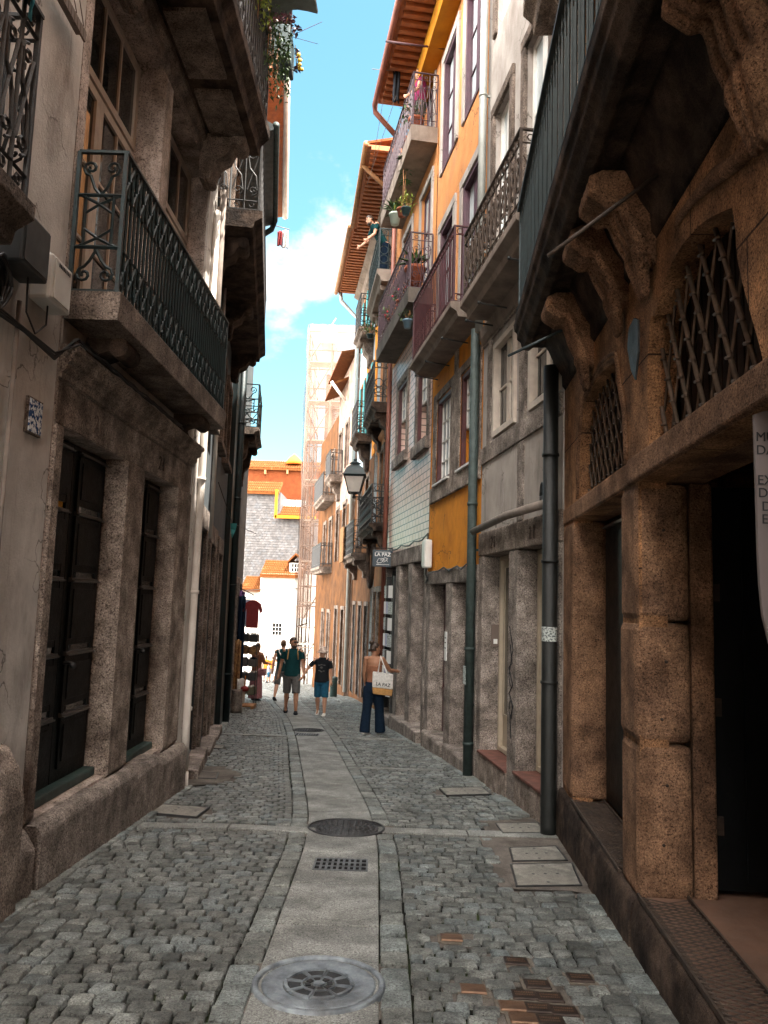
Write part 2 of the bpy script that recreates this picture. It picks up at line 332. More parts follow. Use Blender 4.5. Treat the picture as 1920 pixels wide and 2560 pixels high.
bp_px = [(372, 722, 0), (636, 818, 1), (460, 930, 0), (895, 885, 1), (722, 912, 1), (670, 955, 1), (772, 965, 1), (622, 1000, 0), (725, 1008, 1), (830, 1020, 1), (665, 1050, 0), (775, 1060, 1)]
plates = [(gnd(900+x*.6148, 1900+y*.6148), k) for x, y, k in bp_px]
cross = [(7.02, .17, -2.05, -.5), (7.08, .2, 0.03, 1.62), (13.9, .2, -2.8, -1.45), (13.9, .2, -.8, .5), (10.6, .16, -.3, .9), (19.5, .2, -3.5, .0)]
mh1 = gnd(797, 2462); mh2 = gnd(866, 2070); mh3 = gnd(770, 1826)
def blocked(x, y, r=.05):
    for P in covers+patches:
        if abs(P[0][0]-x) > 1.2 or abs(P[0][1]-y) > 1.5: continue
        if pt_in((x, y), P) or pt_in((x+r, y), P) or pt_in((x-r, y), P) or pt_in((x, y+r), P) or pt_in((x, y-r), P): return True
    for g, k in plates:
        if abs(g.x-x) < .085 and abs(g.y-y) < .066: return True
    for Y, w, a, b_ in cross:
        if abs(y-Y-.03*math.sin(x*4)) < w/2+.055 and a-.03 < x < b_+.03: return True
    if (x-mh1.x)**2+(y-mh1.y)**2 < .375**2: return True
    if (x-mh2.x)**2+(y-mh2.y)**2 < .41**2: return True
    return False
def stone(b, x, y, w, h, cs, hi=0, fine=True):
    ang = math.atan(-cs)+random.uniform(-.05, .05); ca, sa = math.cos(ang), math.sin(ang)
    w *= random.uniform(.93, 1.03); h *= random.uniform(.95, 1.03); z = gz(y)+hi+random.uniform(-.0035, .003)
    tx, ty = random.uniform(-.03, .03), random.uniform(-.03, .03); hx, hy = w/2, h/2
    def ring(i, dz, c):
        a, e = hx-i, hy-i; o = [(-a+c, -e), (a-c, -e), (a, -e+c), (a, e-c), (a-c, e), (-a+c, e), (-a, e-c), (-a, -e+c)]
        return [Vector((x+px*ca-py*sa, y+px*sa+py*ca, z+dz+px*tx+py*(ty-.06))) for px, py in o]
    jj = [(random.uniform(-.005, .005), random.uniform(-.005, .005)) for _ in range(4)]; j = [jj[0], jj[1], jj[1], jj[2], jj[2], jj[3], jj[3], jj[0]]
    R = []
    for i, dz, c in ((0, -.035, .009), (.001, -.008, .010), (.004, -.002, .010), (.012, .000, .007)) if fine else ((0, -.03, .012), (.009, 0, .01)):
        r = ring(i, dz, c)
        for k in range(8): r[k].x += j[k][0]; r[k].y += j[k][1]
        R.append(r)
    o = len(b.v); b.v += [p for r in R for p in r]; n = len(R)
    for i in range(n-1):
        for k in range(8): b.f.append((o+i*8+k, o+i*8+(k+1) % 8, o+(i+1)*8+(k+1) % 8, o+(i+1)*8+k)); b.sm.append(fine)
    b.v.append(Vector((x, y, z+.003))); c = len(b.v)-1
    for k in range(8): b.f.append((o+(n-1)*8+k, o+(n-1)*8+(k+1) % 8, c)); b.sm.append(fine)
sb = MB(); bb = MB()
Y = 2.4; row = 0
while Y < 41:
    far = Y > 17; hh = .108 if not far else .14; cs = cslope(Y); c0 = cen(Y)
    for side in (-1, 1):
        u = .30+.165+.012; edge = lerp_tab(LT if side < 0 else RT, Y)
        umax = abs(edge-c0)+.02; u -= .026; first = True
        while u < umax:
            w = random.uniform(.105, .145) if side < 0 else random.uniform(.105, .155)
            if far: w *= 1.15
            if first: w = .085 if row % 2 else .145
            first = False
            uu = side*(u+w/2); wob = .05*math.sin(uu*2.1+Y*.5)+.03*math.sin(uu*5+Y*1.3)-(.03*uu if side < 0 else 0)
            x, y = c0+uu, Y-uu*cs+wob
            if not blocked(x, y): stone(sb, x, y, w-.012, hh-.012, cs, 0, not far)
            u += w
    Y += hh; row += 1
Y = 2.4; cyc = 0
while Y < 41:
    h = random.uniform(.17, .25); cs = cslope(Y)
    for side in (-1, 1):
        u = side*(.30+.075); x, y = cen(Y)+u, Y-u*cs
        if not ((x-mh1.x)**2+(y-mh1.y)**2 < .33**2 or (x-mh2.x)**2+(y-mh2.y)**2 < .36**2): stone(bb, x, y, .145, h-.014, cs, .002)
        e = lerp_tab(LT if side < 0 else RT, Y)                     # kerb course along the walls
        if 2.5 < Y < 16 and not blocked(e-side*.1, Y): stone(bb, e-side*.1, Y, .17, h-.012, cs*.6, .014)
    Y += h
tag(sb.build('cobblestone_paving', 'sett', fix=False), kind='structure')
tag(bb.build('sett_border', 'sett_border', fix=False), kind='structure')
# centre strip of granite slabs
st = MB(); Y = 2.3
while Y < 41:
    L = random.uniform(.62, .95) if Y < 14 else 1.3
    ys = [Y+.007+(L-.014)*i/4 for i in range(5)]
    def slabpt(y, u): return (cen(y)+u, y-u*cslope(y))
    top = []; n = 4
    for y in ys:
        for u in (-.295, .295): x, yy = slabpt(y, u); top.append((x, yy, gz(yy)+.002))
    bot = [(a, b_, c-.05) for a, b_, c in top]; m = len(top); fs = []
    for i in range(4): fs.append((2*i, 2*i+1, 2*i+3, 2*i+2))
    fs += [(0, 1, m+1, m), (m-2, m-1, 2*m-1, 2*m-2)]
    for i in range(4): fs += [(2*i, 2*i+2, m+2*i+2, m+2*i), (2*i+1, 2*i+3, m+2*i+3, m+2*i+1)]
    st.add(top+bot, fs); Y += L
tag(st.build('centre_paving_strip', 'slab_granite', bevel=.007), kind='structure')
cx = MB()
for Yc, w, a, b_ in cross:
    n = max(1, int((b_-a)/.7)); 
    for i in range(n):
        x0 = a+(b_-a)*i/n+.005; x1 = a+(b_-a)*(i+1)/n-.005; P = []
        for dz in (-.06, .004):
            for x, s in ((x0, -1), (x1, -1), (x1, 1), (x0, 1)):
                y = Yc+s*w/2+.03*math.sin(x*4); P.append((x, y, gz(y)+dz))
        cx.hexa(P)
tag(cx.build('cross_paving_slabs', 'slab_granite', bevel=.005), kind='structure')
pb = MB()
for P in patches:
    n = len(P); pb.add([(x, y, gz(y)-.002) for x, y in P], [tuple(range(n))]); mx_, my_ = sum(p[0] for p in P)/n, sum(p[1] for p in P)/n; pb.add([(mx_+(x-mx_)*1.22, my_+(y-my_)*1.22, gz(y)-.014) for x, y in P], [tuple(range(n))])
for P in covers: n = 4; mx_, my_ = sum(p[0] for p in P)/4, sum(p[1] for p in P)/4; pb.add([(mx_+(x-mx_)*1.4, my_+(y-my_)*1.4, gz(my_+(y-my_)*1.4)-.016) for x, y in P], [(0, 1, 2, 3)])
for g, k in plates: pb.add([(g.x+a, g.y+b_, gz(g.y+b_)-.012) for a, b_ in ((-.15, -.12), (.15, -.12), (.15, .12), (-.15, .12))], [(0, 1, 2, 3)])
for c_, r_ in ((mh1, .42), (mh2, .46)): pb.add([(c_.x+r_*math.cos(a*PI/16), c_.y+r_*math.sin(a*PI/16), gz(c_.y+r_*math.sin(a*PI/16))-.013) for a in range(32)], [tuple(range(32))])
tag(pb.build('cement_patch', 'cement_patch', fix=False), kind='structure')
# square stone covers
lab = ['pale square stone cover with metal edge in the left setts near the stone step', 'brownish square cover set in a worn cement patch by the left wall', 'flat square cover in the cement strip by the black downpipe', 'smaller of the two adjoining square covers by the right step', 'largest pale square cover with small bolt holes by the right step', 'square cover in the setts on the right beside the green downpipe', 'small distant rectangular cover in the setts on the left']
for i, P in enumerate(covers):
    cxm = sum(p[0] for p in P)/4; cym = sum(p[1] for p in P)/4
    t = thing('utility_cover', (cxm, cym, gz(cym)), lab[i], 'utility cover', 'square utility covers in the paving')
    def ins(k): return [(p[0]+(cxm-p[0])*k, p[1]+(cym-p[1])*k) for p in P]
    b = MB(); A = ins(0); Bq = ins(.05)
    for k in range(4):
        l = (k+1) % 4; q = [A[k], A[l], Bq[l], Bq[k]]; b.hexa([(x, y, gz(y)+dz) for dz in (-.03, .008) for x, y in q])
    b.build('frame', 'cast_dark', t)
    b = MB(); b.hexa([(x, y, gz(y)+dz) for dz in (-.03, .006) for x, y in ins(.06)]); pl = b.build('cover_plate', 'cover_stone' if i != 1 else 'cement_patch', t, bevel=.003)
    b = MB()
    for k, (u, v) in enumerate(((.5, .12), (.5, .88), (.3, .5), (.7, .5), (.5, .5))):
        q = ins(.06); x = (q[0][0]*(1-u)+q[1][0]*u)*(1-v)+(q[3][0]*(1-u)+q[2][0]*u)*v; y = (q[0][1]*(1-u)+q[1][1]*u)*(1-v)+(q[3][1]*(1-u)+q[2][1]*u)*v
        b.lathe((x, y, gz(y)+.002), [(.012, 0), (.012, .0055)], 8)
    b.build('bolt_hole', 'cast_dark', pl)
# commemorative-looking metal plates between the setts
pl_lab = ['single copper plate in the setts nearest the granite strip', 'dark metal plate alone above the cluster of plates', 'copper plate set apart left of the cluster of plates', 'dark plate in a cement frame, rightmost of the metal plates', 'dark plate at the top of the cluster of plates', 'left dark plate in the upper row of the cluster', 'right dark plate in the upper row of the cluster', 'bright copper plate at the left of the middle row', 'dark plate in the centre of the middle row', 'dark plate at the right of the middle row', 'bright copper plate in the lowest row of the cluster', 'dark plate in the lowest row at the bottom edge']
tmb = MB()
for i, (g, k) in enumerate(plates):
    t = thing('metal_plate', g, pl_lab[i], 'metal plate', 'engraved metal plates between the setts')
    cs, sn = 1, -.02
    def bx(b, x0, x1, y0, y1, z0, z1): b.hexa([(g.x+x, g.y+y+x*-.06, gz(g.y+y)+z) for z in (z0, z1) for x, y in ((x0, y0), (x1, y0), (x1, y1), (x0, y1))])
    b = MB(); bx(b, -.062, .062, -.048, .048, -.03, .006); b.build('plate', 'brass_dark' if k else 'brass', t, bevel=.006)
    if k:
        b = MB()
        for ln in (-.018, .008):
            x = -.045
            while x < .04:
                w = random.choice((.004, .006, .003)); bx(b, x, x+w, ln, ln+.014, .0055, .0072); x += w+.004
        b.build('engraving', 'brass', t)
    b = MB(); bx(b, -.078, .078, -.064, .064, -.03, -.004); b.build('bedding', 'mortar_tan', t)
# manhole covers
def ringz(c, prof, n=48):
    return [[Vector((c.x+r*math.cos(2*PI*k/n), c.y+r*math.sin(2*PI*k/n), gz(c.y+r*math.sin(2*PI*k/n))+h)) for k in range(n)] for r, h in prof]
t = thing('manhole_cover', mh1, 'large round grey iron manhole cover with wheel pattern nearest the camera', 'manhole cover')
b = MB(); b.loft(ringz(mh1, [(.318, -.04), (.318, .012), (.31, .018), (.294, .018), (.288, .010), (.288, -.01)]), cap=False); b.build('rim', 'cast_iron', t)
b = MB(); b.loft(ringz(mh1, [(.272, -.02), (.272, .006), (.262, .011), (.21, .010), (.172, .002), (.02, .002)])); lidmb = b
b = MB(); w = MB()
for k in range(8):
    a = 2*PI*k/8+.2
    def seg(mb, r0, r1, a0, a1, z0, z1):
        P = [[Vector((mh1.x+r*math.cos(x), mh1.y+r*math.sin(x), gz(mh1.y+r*math.sin(x))+z)) for x in [a0+(a1-a0)*i/5 for i in range(6)]] for r, z in ((r0, z0), (r0, z1), (r1, z1), (r1, z0))]
        for i in range(5): mb.hexa([P[0][i], P[0][i+1], P[3][i+1], P[3][i], P[1][i], P[1][i+1], P[2][i+1], P[2][i]])
    seg(b, .088, .148, a-.31, a+.31, .0, .0045); seg(w, .15, .166, a-.35, a+.35, .001, .013); seg(w, .078, .083, a-.3, a+.3, .003, .011)
    seg(w, .08, .156, a-.36, a-.325, .003, .0115); seg(w, .08, .156, a+.325, a+.36, .003, .0115); seg(b, .04, .066, a-.25, a+.25, .001, .0072)
seg(w, .004, .03, 0, 2*PI, .003, .011)
b.build('recess', 'iron_black', t); gd = MB(); gd.loft(ringz(mh1, [(.29, -.03), (.29, -.004), (.01, -.004)])); gd.build('seat', 'iron_black', t); lidmb.v += w.v and []
o_ = len(lidmb.v); lidmb.v += w.v; lidmb.f += [tuple(i+o_ for i in f) for f in w.f]; lidmb.sm += w.sm; lidmb.build('lid', 'cast_iron', t)
for c, r, lb in ((mh2, .345, 'round dark stone-patterned manhole cover between the slab strips'), (mh3, .3, 'small distant manhole cover behind the far drain grate')):
    t = thing('manhole_cover', c, lb, 'manhole cover')
    b = MB(); b.loft(ringz(c, [(r, -.03), (r, .012), (r-.02, .014), (r-.022, .004)]), cap=False); b.build('rim', 'cast_dark', t)
    b = MB(); b.loft(ringz(c, [(r-.024, -.02), (r-.024, .003), (.01, .003)]))
    for ri in range(5):
        r0 = .03+ri*(r-.07)/5; n = 5+ri*6
        for k in range(n):
            a = 2*PI*(k+.5*(ri % 2))/n; dr = (r-.07)/5*.4; x, y = c.x+(r0+dr)*math.cos(a), c.y+(r0+dr)*math.sin(a); b.ball((x, y, gz(y)+.002), dr*.9, dr*.9, .009, 6, 3)
    b.build('lid', 'cast_dark', t)
for px, w_, h_, lb in (((852, 2163), .40, .30, 'rectangular slotted iron drain grate in the granite strip, near one'), ((768, 1837), .42, .3, 'small distant slotted drain grate in the granite strip')):
    c = gnd(*px); t = thing('drain_grate', c, lb, 'drain grate'); b = MB()
    def gb(x0, x1, y0, y1, z0=-.0, z1=.010, mb=None): (mb or b).hexa([(c.x+x, c.y+y, gz(c.y+y)+z) for z in (z0, z1) for x, y in ((x0, y0), (x1, y0), (x1, y1), (x0, y1))])
    W, Hh = w_/2, h_/2
    for s in (-1, 1): gb(-W, W, s*Hh-.012 if s > 0 else -Hh-.0, s*Hh if s > 0 else -Hh+.012); gb((W-.014)*s-.014*(s < 0)+0, (W-.014)*s+.014*(s > 0), -Hh+.012, Hh-.012)
    for k in range(1, 9): x = -W+.014+(w_-.028)*k/9; gb(x-.009, x+.009, -Hh+.012, Hh-.012)
    for k in (1, 2): y = -Hh+h_*k/3; gb(-W+.014, W-.014, y-.009, y+.009, .001, .0095)
    b.build('grille', 'grate_iron', t); b = MB(); gb(-W, W, -Hh, Hh, -.01, .0035, b); b.build('pit', 'dark_inside', t)
# ================================================================ facade helpers
def building(fr, q0, q1, ztop, holes, wm, label, cat='building', depth=.4, zb=-3.0, back=5.0, inner=.75, name='town_house', roofz=None, group=None, sidemat=None, wallt=0, wallz=None):
    t = thing(name, fr.P((q0+q1)/2, 0, gz((q0+q1)/2)), label, cat, group)
    b = MB(); b.wall(fr, rect(q0, q1, zb if wallz is None else wallz, ztop), holes, depth, wallt); w = b.build('wall', wm, t, fix=False)
    b = MB()
    for q in (q0+.003, q1-.003): b.add([fr.P(q, -.001, zb), fr.P(q, -back, zb), fr.P(q, -back, ztop), fr.P(q, -.001, ztop)], [(0, 1, 2, 3)])
    b.add([fr.P(q0, -back, zb), fr.P(q1, -back, zb), fr.P(q1, -back, ztop), fr.P(q0, -back, ztop)], [(0, 1, 2, 3)])
    b.add([fr.P(q0, 0, ztop), fr.P(q1, 0, ztop), fr.P(q1, -back, ztop+.6), fr.P(q0, -back, ztop+.6)], [(0, 1, 2, 3)])
    b.build('side_wall', sidemat or wm, t, fix=False)
    b = MB(); b.box(fr, q0+.06, q1-.06, -back+.1, -inner, zb, ztop-.1); b.build('interior', 'dark_inside', t)
    return t
def pieces(fr, par, name, m, boxes, bevel=.02):
    for bx_ in boxes: b = MB(); b.box(fr, *bx_); b.build(name, m, par, bevel=bevel)
def bars(b, fr, q0, q1, z0, z1, t0, t1, fw, nx, nz, mw=.025):
    b.box(fr, q0, q0+fw, t0, t1, z0, z1); b.box(fr, q1-fw, q1, t0, t1, z0, z1)
    b.box(fr, q0+fw, q1-fw, t0, t1, z0, z0+fw); b.box(fr, q0+fw, q1-fw, t0, t1, z1-fw, z1)
    a, c, e, f = q0+fw, q1-fw, z0+fw, z1-fw
    for i in range(1, nx): q = a+(c-a)*i/nx; b.box(fr, q-mw/2, q+mw/2, t0+.006, t1-.006, e, f)
    for i in range(1, nz): z = e+(f-e)*i/nz; b.box(fr, a, c, t0+.004, t1-.004, z-mw/2, z+mw/2)
def window(fr, par, q0, q1, z0, z1, rec=.2, m='wood_cream', nx=2, nz=3, fw=.06, pane='glass', name='window', case=None, curtain=False, leaf2=False, open_low=0, mc='curtain'):
    b = MB()
    if leaf2:
        qm = (q0+q1)/2; bars(b, fr, q0, qm-.002, z0, z1, -rec, -rec+.05, fw, nx, nz); bars(b, fr, qm+.002, q1, z0, z1, -rec, -rec+.05, fw, nx, nz)
    else: bars(b, fr, q0, q1, z0+open_low, z1, -rec, -rec+.05, fw, nx, nz)
    w = b.build(name, m, par)
    if case: c = MB(); bars(c, fr, q0-.001, q1+.001, z0-.001, z1+.001, -rec+.055, -rec+.12, .07, 1, 1); c.build('casing', case, w)
    b = MB(); b.box(fr, q0+.01, q1-.01, -rec+.018, -rec+.026, z0+open_low+.01, z1-.01); b.build('pane', pane, w)
    if curtain:
        b = MB(); n = 18
        vs = []
        for i in range(n+1):
            q = q0+.05+(q1-q0-.1)*i/n; tt = -rec-.08+.02*math.sin(i*2.1)
            vs += [fr.P(q, tt, z0+.03), fr.P(q, tt, z1-.03)]
        b.add(vs, [(2*i, 2*i+2, 2*i+3, 2*i+1) for i in range(n)], True); b.build('curtain', mc, w)
    return w
def surround(fr, par, q0, q1, z0, z1, w, m, t=.035, name='window_surround', sill=0, top=None):
    b = MB(); b.box(fr, q0-w, q0, -.02, t, z0, z1); b.box(fr, q1, q1+w, -.02, t, z0, z1); b.box(fr, q0-w, q1+w, -.02, t+.004, z1, z1+(top or w))
    if sill: b.box(fr, q0-w-.02, q1+w+.02, -.1, t+.06, z0-sill, z0)
    return b.build(name, m, par, bevel=.012)
def tb(b, fr, pts, t, r, n=5): b.tube([fr.P(q, t, z) for q, z in pts], r, n)
def panel(b, P, a0, a1, z0, z1, style, sp=.1, r=.009):
    """ironwork between a0..a1 (metres along) and z0..z1; P(a,z) maps to a point"""
    L = a1-a0; H = z1-z0
    def ln(pts, rr=r, n=4): b.tube([P(a, z) for a, z in pts], rr, n)
    if style == 'bars':
        n = max(1, int(round(L/sp)))
        for i in range(n+1): a = a0+L*i/n; ln([(a, z0), (a, z1)])
        ln([(a0, z0+.09), (a1, z0+.09)]); ln([(a0, z1-.1), (a1, z1-.1)])
        m = max(2, int(L/.12))
        for i in range(m): a = a0+L*(i+.5)/m; ln(arcp(a, z1-.05, .04, 0, 2*PI, 6), r*.7)
        for i in range(m): a = a0+L*(i+.5)/m; ln(arcp(a, z0+.045, .035, 0, 2*PI, 6), r*.7)
    elif style == 'lattice':
        n = max(1, int(round(L/sp)))
        for i in range(n+1): a = a0+L*i/n; ln([(a, z0), (a, z1)], r*1.05)
        bh = min(.32, H*.3)
        for zz0, zz1 in ((z0+.02, z0+bh), (z1-bh, z1-.02)):
            m = max(2, int(round(L/.16)))
            for i in range(m):
                aa, ab = a0+L*i/m, a0+L*(i+1)/m; am = (aa+ab)/2; zm = (zz0+zz1)/2
                ln([(aa, zz0), (am, zm), (ab, zz1)], r*.9); ln([(ab, zz0), (am, zm), (aa, zz1)], r*.9)
                for s in (-1, 1): ln([(am, zm), (am+s*.035, zm+.03*s), (am+s*.055, zm-.01)], r*.8)
            ln([(a0, zz0 if zz0 > z0+.1 else zz1), (a1, zz0 if zz0 > z0+.1 else zz1)], r*1.1)
        m = max(2, int(round(L/.24)))
        for i in range(m): a = a0+L*(i+.5)/m; ln(spiral(a-.035, z0+.05, .04, 0, 1.2, 8), r*.7); ln(spiral(a+.035, z0+.05, .04, PI, -1.2, 8), r*.7)
    elif style == 'scroll':
        n = max(1, int(round(L/.17)))
        for i in range(n+1): a = a0+L*i/n; ln([(a, z0), (a, z1)])
        for z in (z0+.1, z1-.12): ln([(a0, z), (a1, z)])
        for i in range(n):
            c = a0+L*(i+.5)/n; w = L/n*.36; zm = (z0+z1)/2
            ln(spiral(c-w*.1, z1-.26, w, PI/2, 1.3, 10), r*.8); ln(spiral(c+w*.1, z0+.24, w, -PI/2, 1.3, 10), r*.8)
            ln([(c-w, z1-.26), (c-w*.6, zm+.05), (c+w*.6, zm-.05), (c+w, z0+.24)], r*.9)
            ln([(c+w, z1-.26), (c+w*.2, zm+.04), (c-w*.2, zm-.04), (c-w, z0+.24)], r*.9)
            ln(arcp(c, z1-.06, w*.5, 0, 2*PI, 6), r*.7); ln(arcp(c, z0+.05, w*.45, 0, 2*PI, 6), r*.7)
    elif style == 'rings':
        n = max(1, int(round(L/.22)))
        for i in range(n+1): a = a0+L*i/n; ln([(a, z0), (a, z1)])
        for z in (z0+.12, z1-.15): ln([(a0, z), (a1, z)])
        R = L/n*.46
        for i in range(n):
            c = a0+L*(i+.5)/n
            for z in (z0+.12+R+.02, z0+.12+3*R+.04): ln(arcp(c, min(z, z1-.2), R, 0, 2*PI, 10), r)
            ln(arcp(c, z1-.075, .06, 0, 2*PI, 6), r*.8)
    elif style == 'fan':
        n = max(1, int(round(L/.12)))
        for i in range(n):
            a = a0+L*i/n; w = L/n; ln([(a, z0), (a, z1)], r*1.1)
            ln([(a, z1-.28)]+arcp(a+w/2, z1-.16, w/2, PI, 0, 6)+[(a+w, z1-.28)], r*.9)
            ln([(a, z0+.1)]+arcp(a+w/2, z0+.12, w/2, PI, 2*PI, 6), r*.9)
            if i % 2: ln([(a+w/2, z0), (a+w/2, z1-.3)], r*.8)
    elif style == 'heart':
        c = (a0+a1)/2; w = L*.42
        for s in (-1, 1):
            ln([(c, z1-.30), (c+s*w*.3, z1-.25)]+[(c+s*(x-c), z) for x, z in spiral(c+w*.55, z1-.10, w*.42, -PI/2, 1.4, 12)], r)
            ln([(c, z0+.28), (c+s*w*.3, z0+.2)]+[(c+s*(x-c), z) for x, z in spiral(c+w*.55, z0+.10, w*.42, PI/2, -1.4, 12)], r)
        for z in (z0+.30, z1-.30): ln([(a0, z), (a1, z)], r*1.3)
        zm = (z0+z1)/2; h = (z1-z0)/2-.30
        for s in (-1, 1):
            ln([(c+s*w, z0+.30), (c, z0+.30+h*.35), (c-s*w*.7, z0+.3+h*.7), (c-s*w*.7, z1-.3-h*.7), (c, z1-.3-h*.35), (c+s*w, z1-.3)], r)
            ln([(c+s*w*.7, z0+.3), (c+s*w*.7, z1-.3)], r)
def railing(fr, par, q0, q1, T, z0, z1, style, m, sp=.1, r=.009, near='same', top=.02, t0=0.02, name='railing', tin=0):
    b = MB()
    panel(b, lambda a, z: fr.P(a, T, z), q0, q1, z0+.03, z1-.02, style, sp, r)
    for q in (q0, q1):
        st = (style if near == 'same' else near)
        panel(b, lambda a, z, q=q: fr.P(q, a, z), t0, T, z0+.03, z1-.02, st, sp, r)
    for q, t in ((q0, T), (q1, T), (q0, t0), (q1, t0)): b.box(fr, q-.013, q+.013, t-.013, t+.013, z0, z1)
    for z, h in ((z0+.015, .012), (z1, top)):
        b.box(fr, q0-.012, q1+.012, T-top, T+top, z-h/2, z+h/2)
        for q in (q0, q1): b.box(fr, q-.015, q+.015, t0, T-top, z-h/2, z+h/2)
    return b.build(name, m, par, fix=False)
def balcony(fr, par, q0, q1, T, zs, zt, zr, ms, mr, style, sp=.1, near='same', brackets=(), under=.0, r=.009, mould=True, bm=None, name='balcony'):
    b = MB(); h = zt-zs
    prof = [(0, zs), (T-.09, zs), (T-.07, zs+h*.35), (T-.02, zs+h*.5), (T+.02, zs+h*.62), (T+.02, zt), (0, zt)] if mould else [(0, zs), (T, zs), (T+.01, zt), (0, zt)]
    b.profile(fr, prof, q0, q1); s = b.build(name, ms, par, bevel=.008)
    for (qb, w, dz, dt) in brackets:
        c = MB(); pr = [(0, zs-.001), (dt, zs-.001), (dt+.01, zs-.05), (dt-.02, zs-.12), (dt*.72, zs-.13), (dt*.62, zs-dz*.45), (dt*.35, zs-dz*.6), (dt*.3, zs-dz*.85), (dt*.12, zs-dz), (0, zs-dz*.95)]
        c.profile(fr, pr, qb-w/2, qb+w/2)
        for s_ in (-1, 1):
            ce = fr.P(qb, dt*.86, zs-.07); ax = fr.P(qb+1, 0, 0)-fr.P(qb, 0, 0); c.tube([ce-ax*w*.58, ce+ax*w*.58], .075, 10); ce = fr.P(qb, dt*.2, zs-dz*.9); c.tube([ce-ax*w*.56, ce+ax*w*.56], .055, 8); break
        c.build('bracket', bm or ms, s, bevel=.008)
    railing(fr, s, q0+.03, q1-.03, T-.03, zt, zr, style, mr, sp, r, near)
    return s
def downpipe(fr, par, q, t, z0, z1, r, m, rings=(), top=None, name='downpipe'):
    b = MB(); b.tube([fr.P(q, t, z0), fr.P(q, t, z1)]+([fr.P(*p) for p in top] if top else []), r, 12)
    for z in rings: b.tube([fr.P(q, t, z-.02), fr.P(q, t, z+.02)], r*1.14, 12)
    for z in [z0+(z1-z0)*k/3 for k in (.5, 1.5, 2.5)]: b.box(fr, q-.012, q+.012, -.0, t, z-.015, z+.015)
    return b.build(name, m, par)
def door(fr, par, q0, q1, z0, z1, rec, m, leaves=2, rows=(.06, .22, .45, .62, .84, .97), name='door', glassy=False, mi=None):
    b = MB(); n = leaves; W = (q1-q0)/n; subs = MB(); drip = []
    for k in range(n):
        a = q0+W*k+.004; c = q0+W*(k+1)-.004; b.box(fr, a, c, -rec-.05, -rec, z0, z1)
        H = z1-z0
        for i in range(len(rows)-1):
            za = z0+H*rows[i]+.05; zb_ = z0+H*rows[i+1]-.03
            if not glassy:
                subs.box(fr, a+.09, c-.09, -rec, -rec+.016, za, zb_); drip.append((a, c, zb_)); subs.box(fr, a+.13, c-.13, -rec+.0165, -rec+.028, za+.05, zb_-.05)
    d = b.build(name, m, par)
    if not glassy: subs.build('door_panel', mi or m, d, bevel=.006)
    for a, c, zb_ in drip:
        g = MB() ; g.profile(fr, [(-rec, zb_), (-rec+.045, zb_+.002), (-rec+.05, zb_+.012), (-rec+.03, zb_+.016), (-rec+.03, zb_+.03), (-rec, zb_+.036)], a+.07, c-.07); g.build('door_moulding', 'moulding_gloss' if m == 'wood_black' else m, d)
    else:
        g = MB()
        for k in range(n): a = q0+W*k; g.box(fr, a+.12, a+W-.12, -rec, -rec+.008, z0+.45, z1-.14)
        g.build('pane', 'glass', d)
        f = MB()
        for k in range(n): a = q0+W*k; bars(f, fr, a+.08, a+W-.08, z0+.41, z1-.1, -rec+.001, -rec+.02, .04, 1, 1)
        f.build('door_frame', m, d)
    return d
def cable(name, pts, r, label, m='rubber', group=None, cat='cable'):
    b = MB(); b.tube(pts, r, 5); return tag(b.build(name, m), label, cat, group)
# ================================================================ LEFT SIDE
L1 = Fr((-2.24, 0), (-2.24, 5), 1); L2 = Fr((-2.24, 5.07), (-2.2, 8.7), 1); L3 = Fr((-2.2, 8.7), (-3.1, 15), 1); L4 = Fr((-3.1, 15), (-4.1, 22.8), 1)
# --- first house
fr = L1
win1 = rect(2.3, 3.4, 3.6, 5.9)
bL1 = building(fr, -8, 5.06, 11.5, [win1], 'plaster_white', 'white plastered house at the far left edge with a balcony and wall boxes')
window(fr, bL1, 2.3, 3.4, 3.6, 5.9, .15, 'wood_cream', 1, 3, leaf2=True)
balcony(fr, bL1, 1.6, 3.8, .36, 3.36, 3.58, 4.62, 'cornice', 'iron_black', 'scroll', r=.013, near='scroll')
b = MB(); b.profile(fr, [(0, -1), (.16, -1), (.17, .35), (.12, .55), (.05, .66), (0, .68)], 3.9, 4.72); b.build('corner_stone', 'granite', bL1, bevel=.05)
b = MB(); b.profile(fr, [(0, -1), (.1, -1), (.12, -.02), (.04, .1), (0, .1)], 4.73, 5.04); b.build('plinth', 'granite_grey', bL1, bevel=.03)
downpipe(fr, bL1, 4.42, .03, 0.6, 3.3, .014, 'pipe_stone')
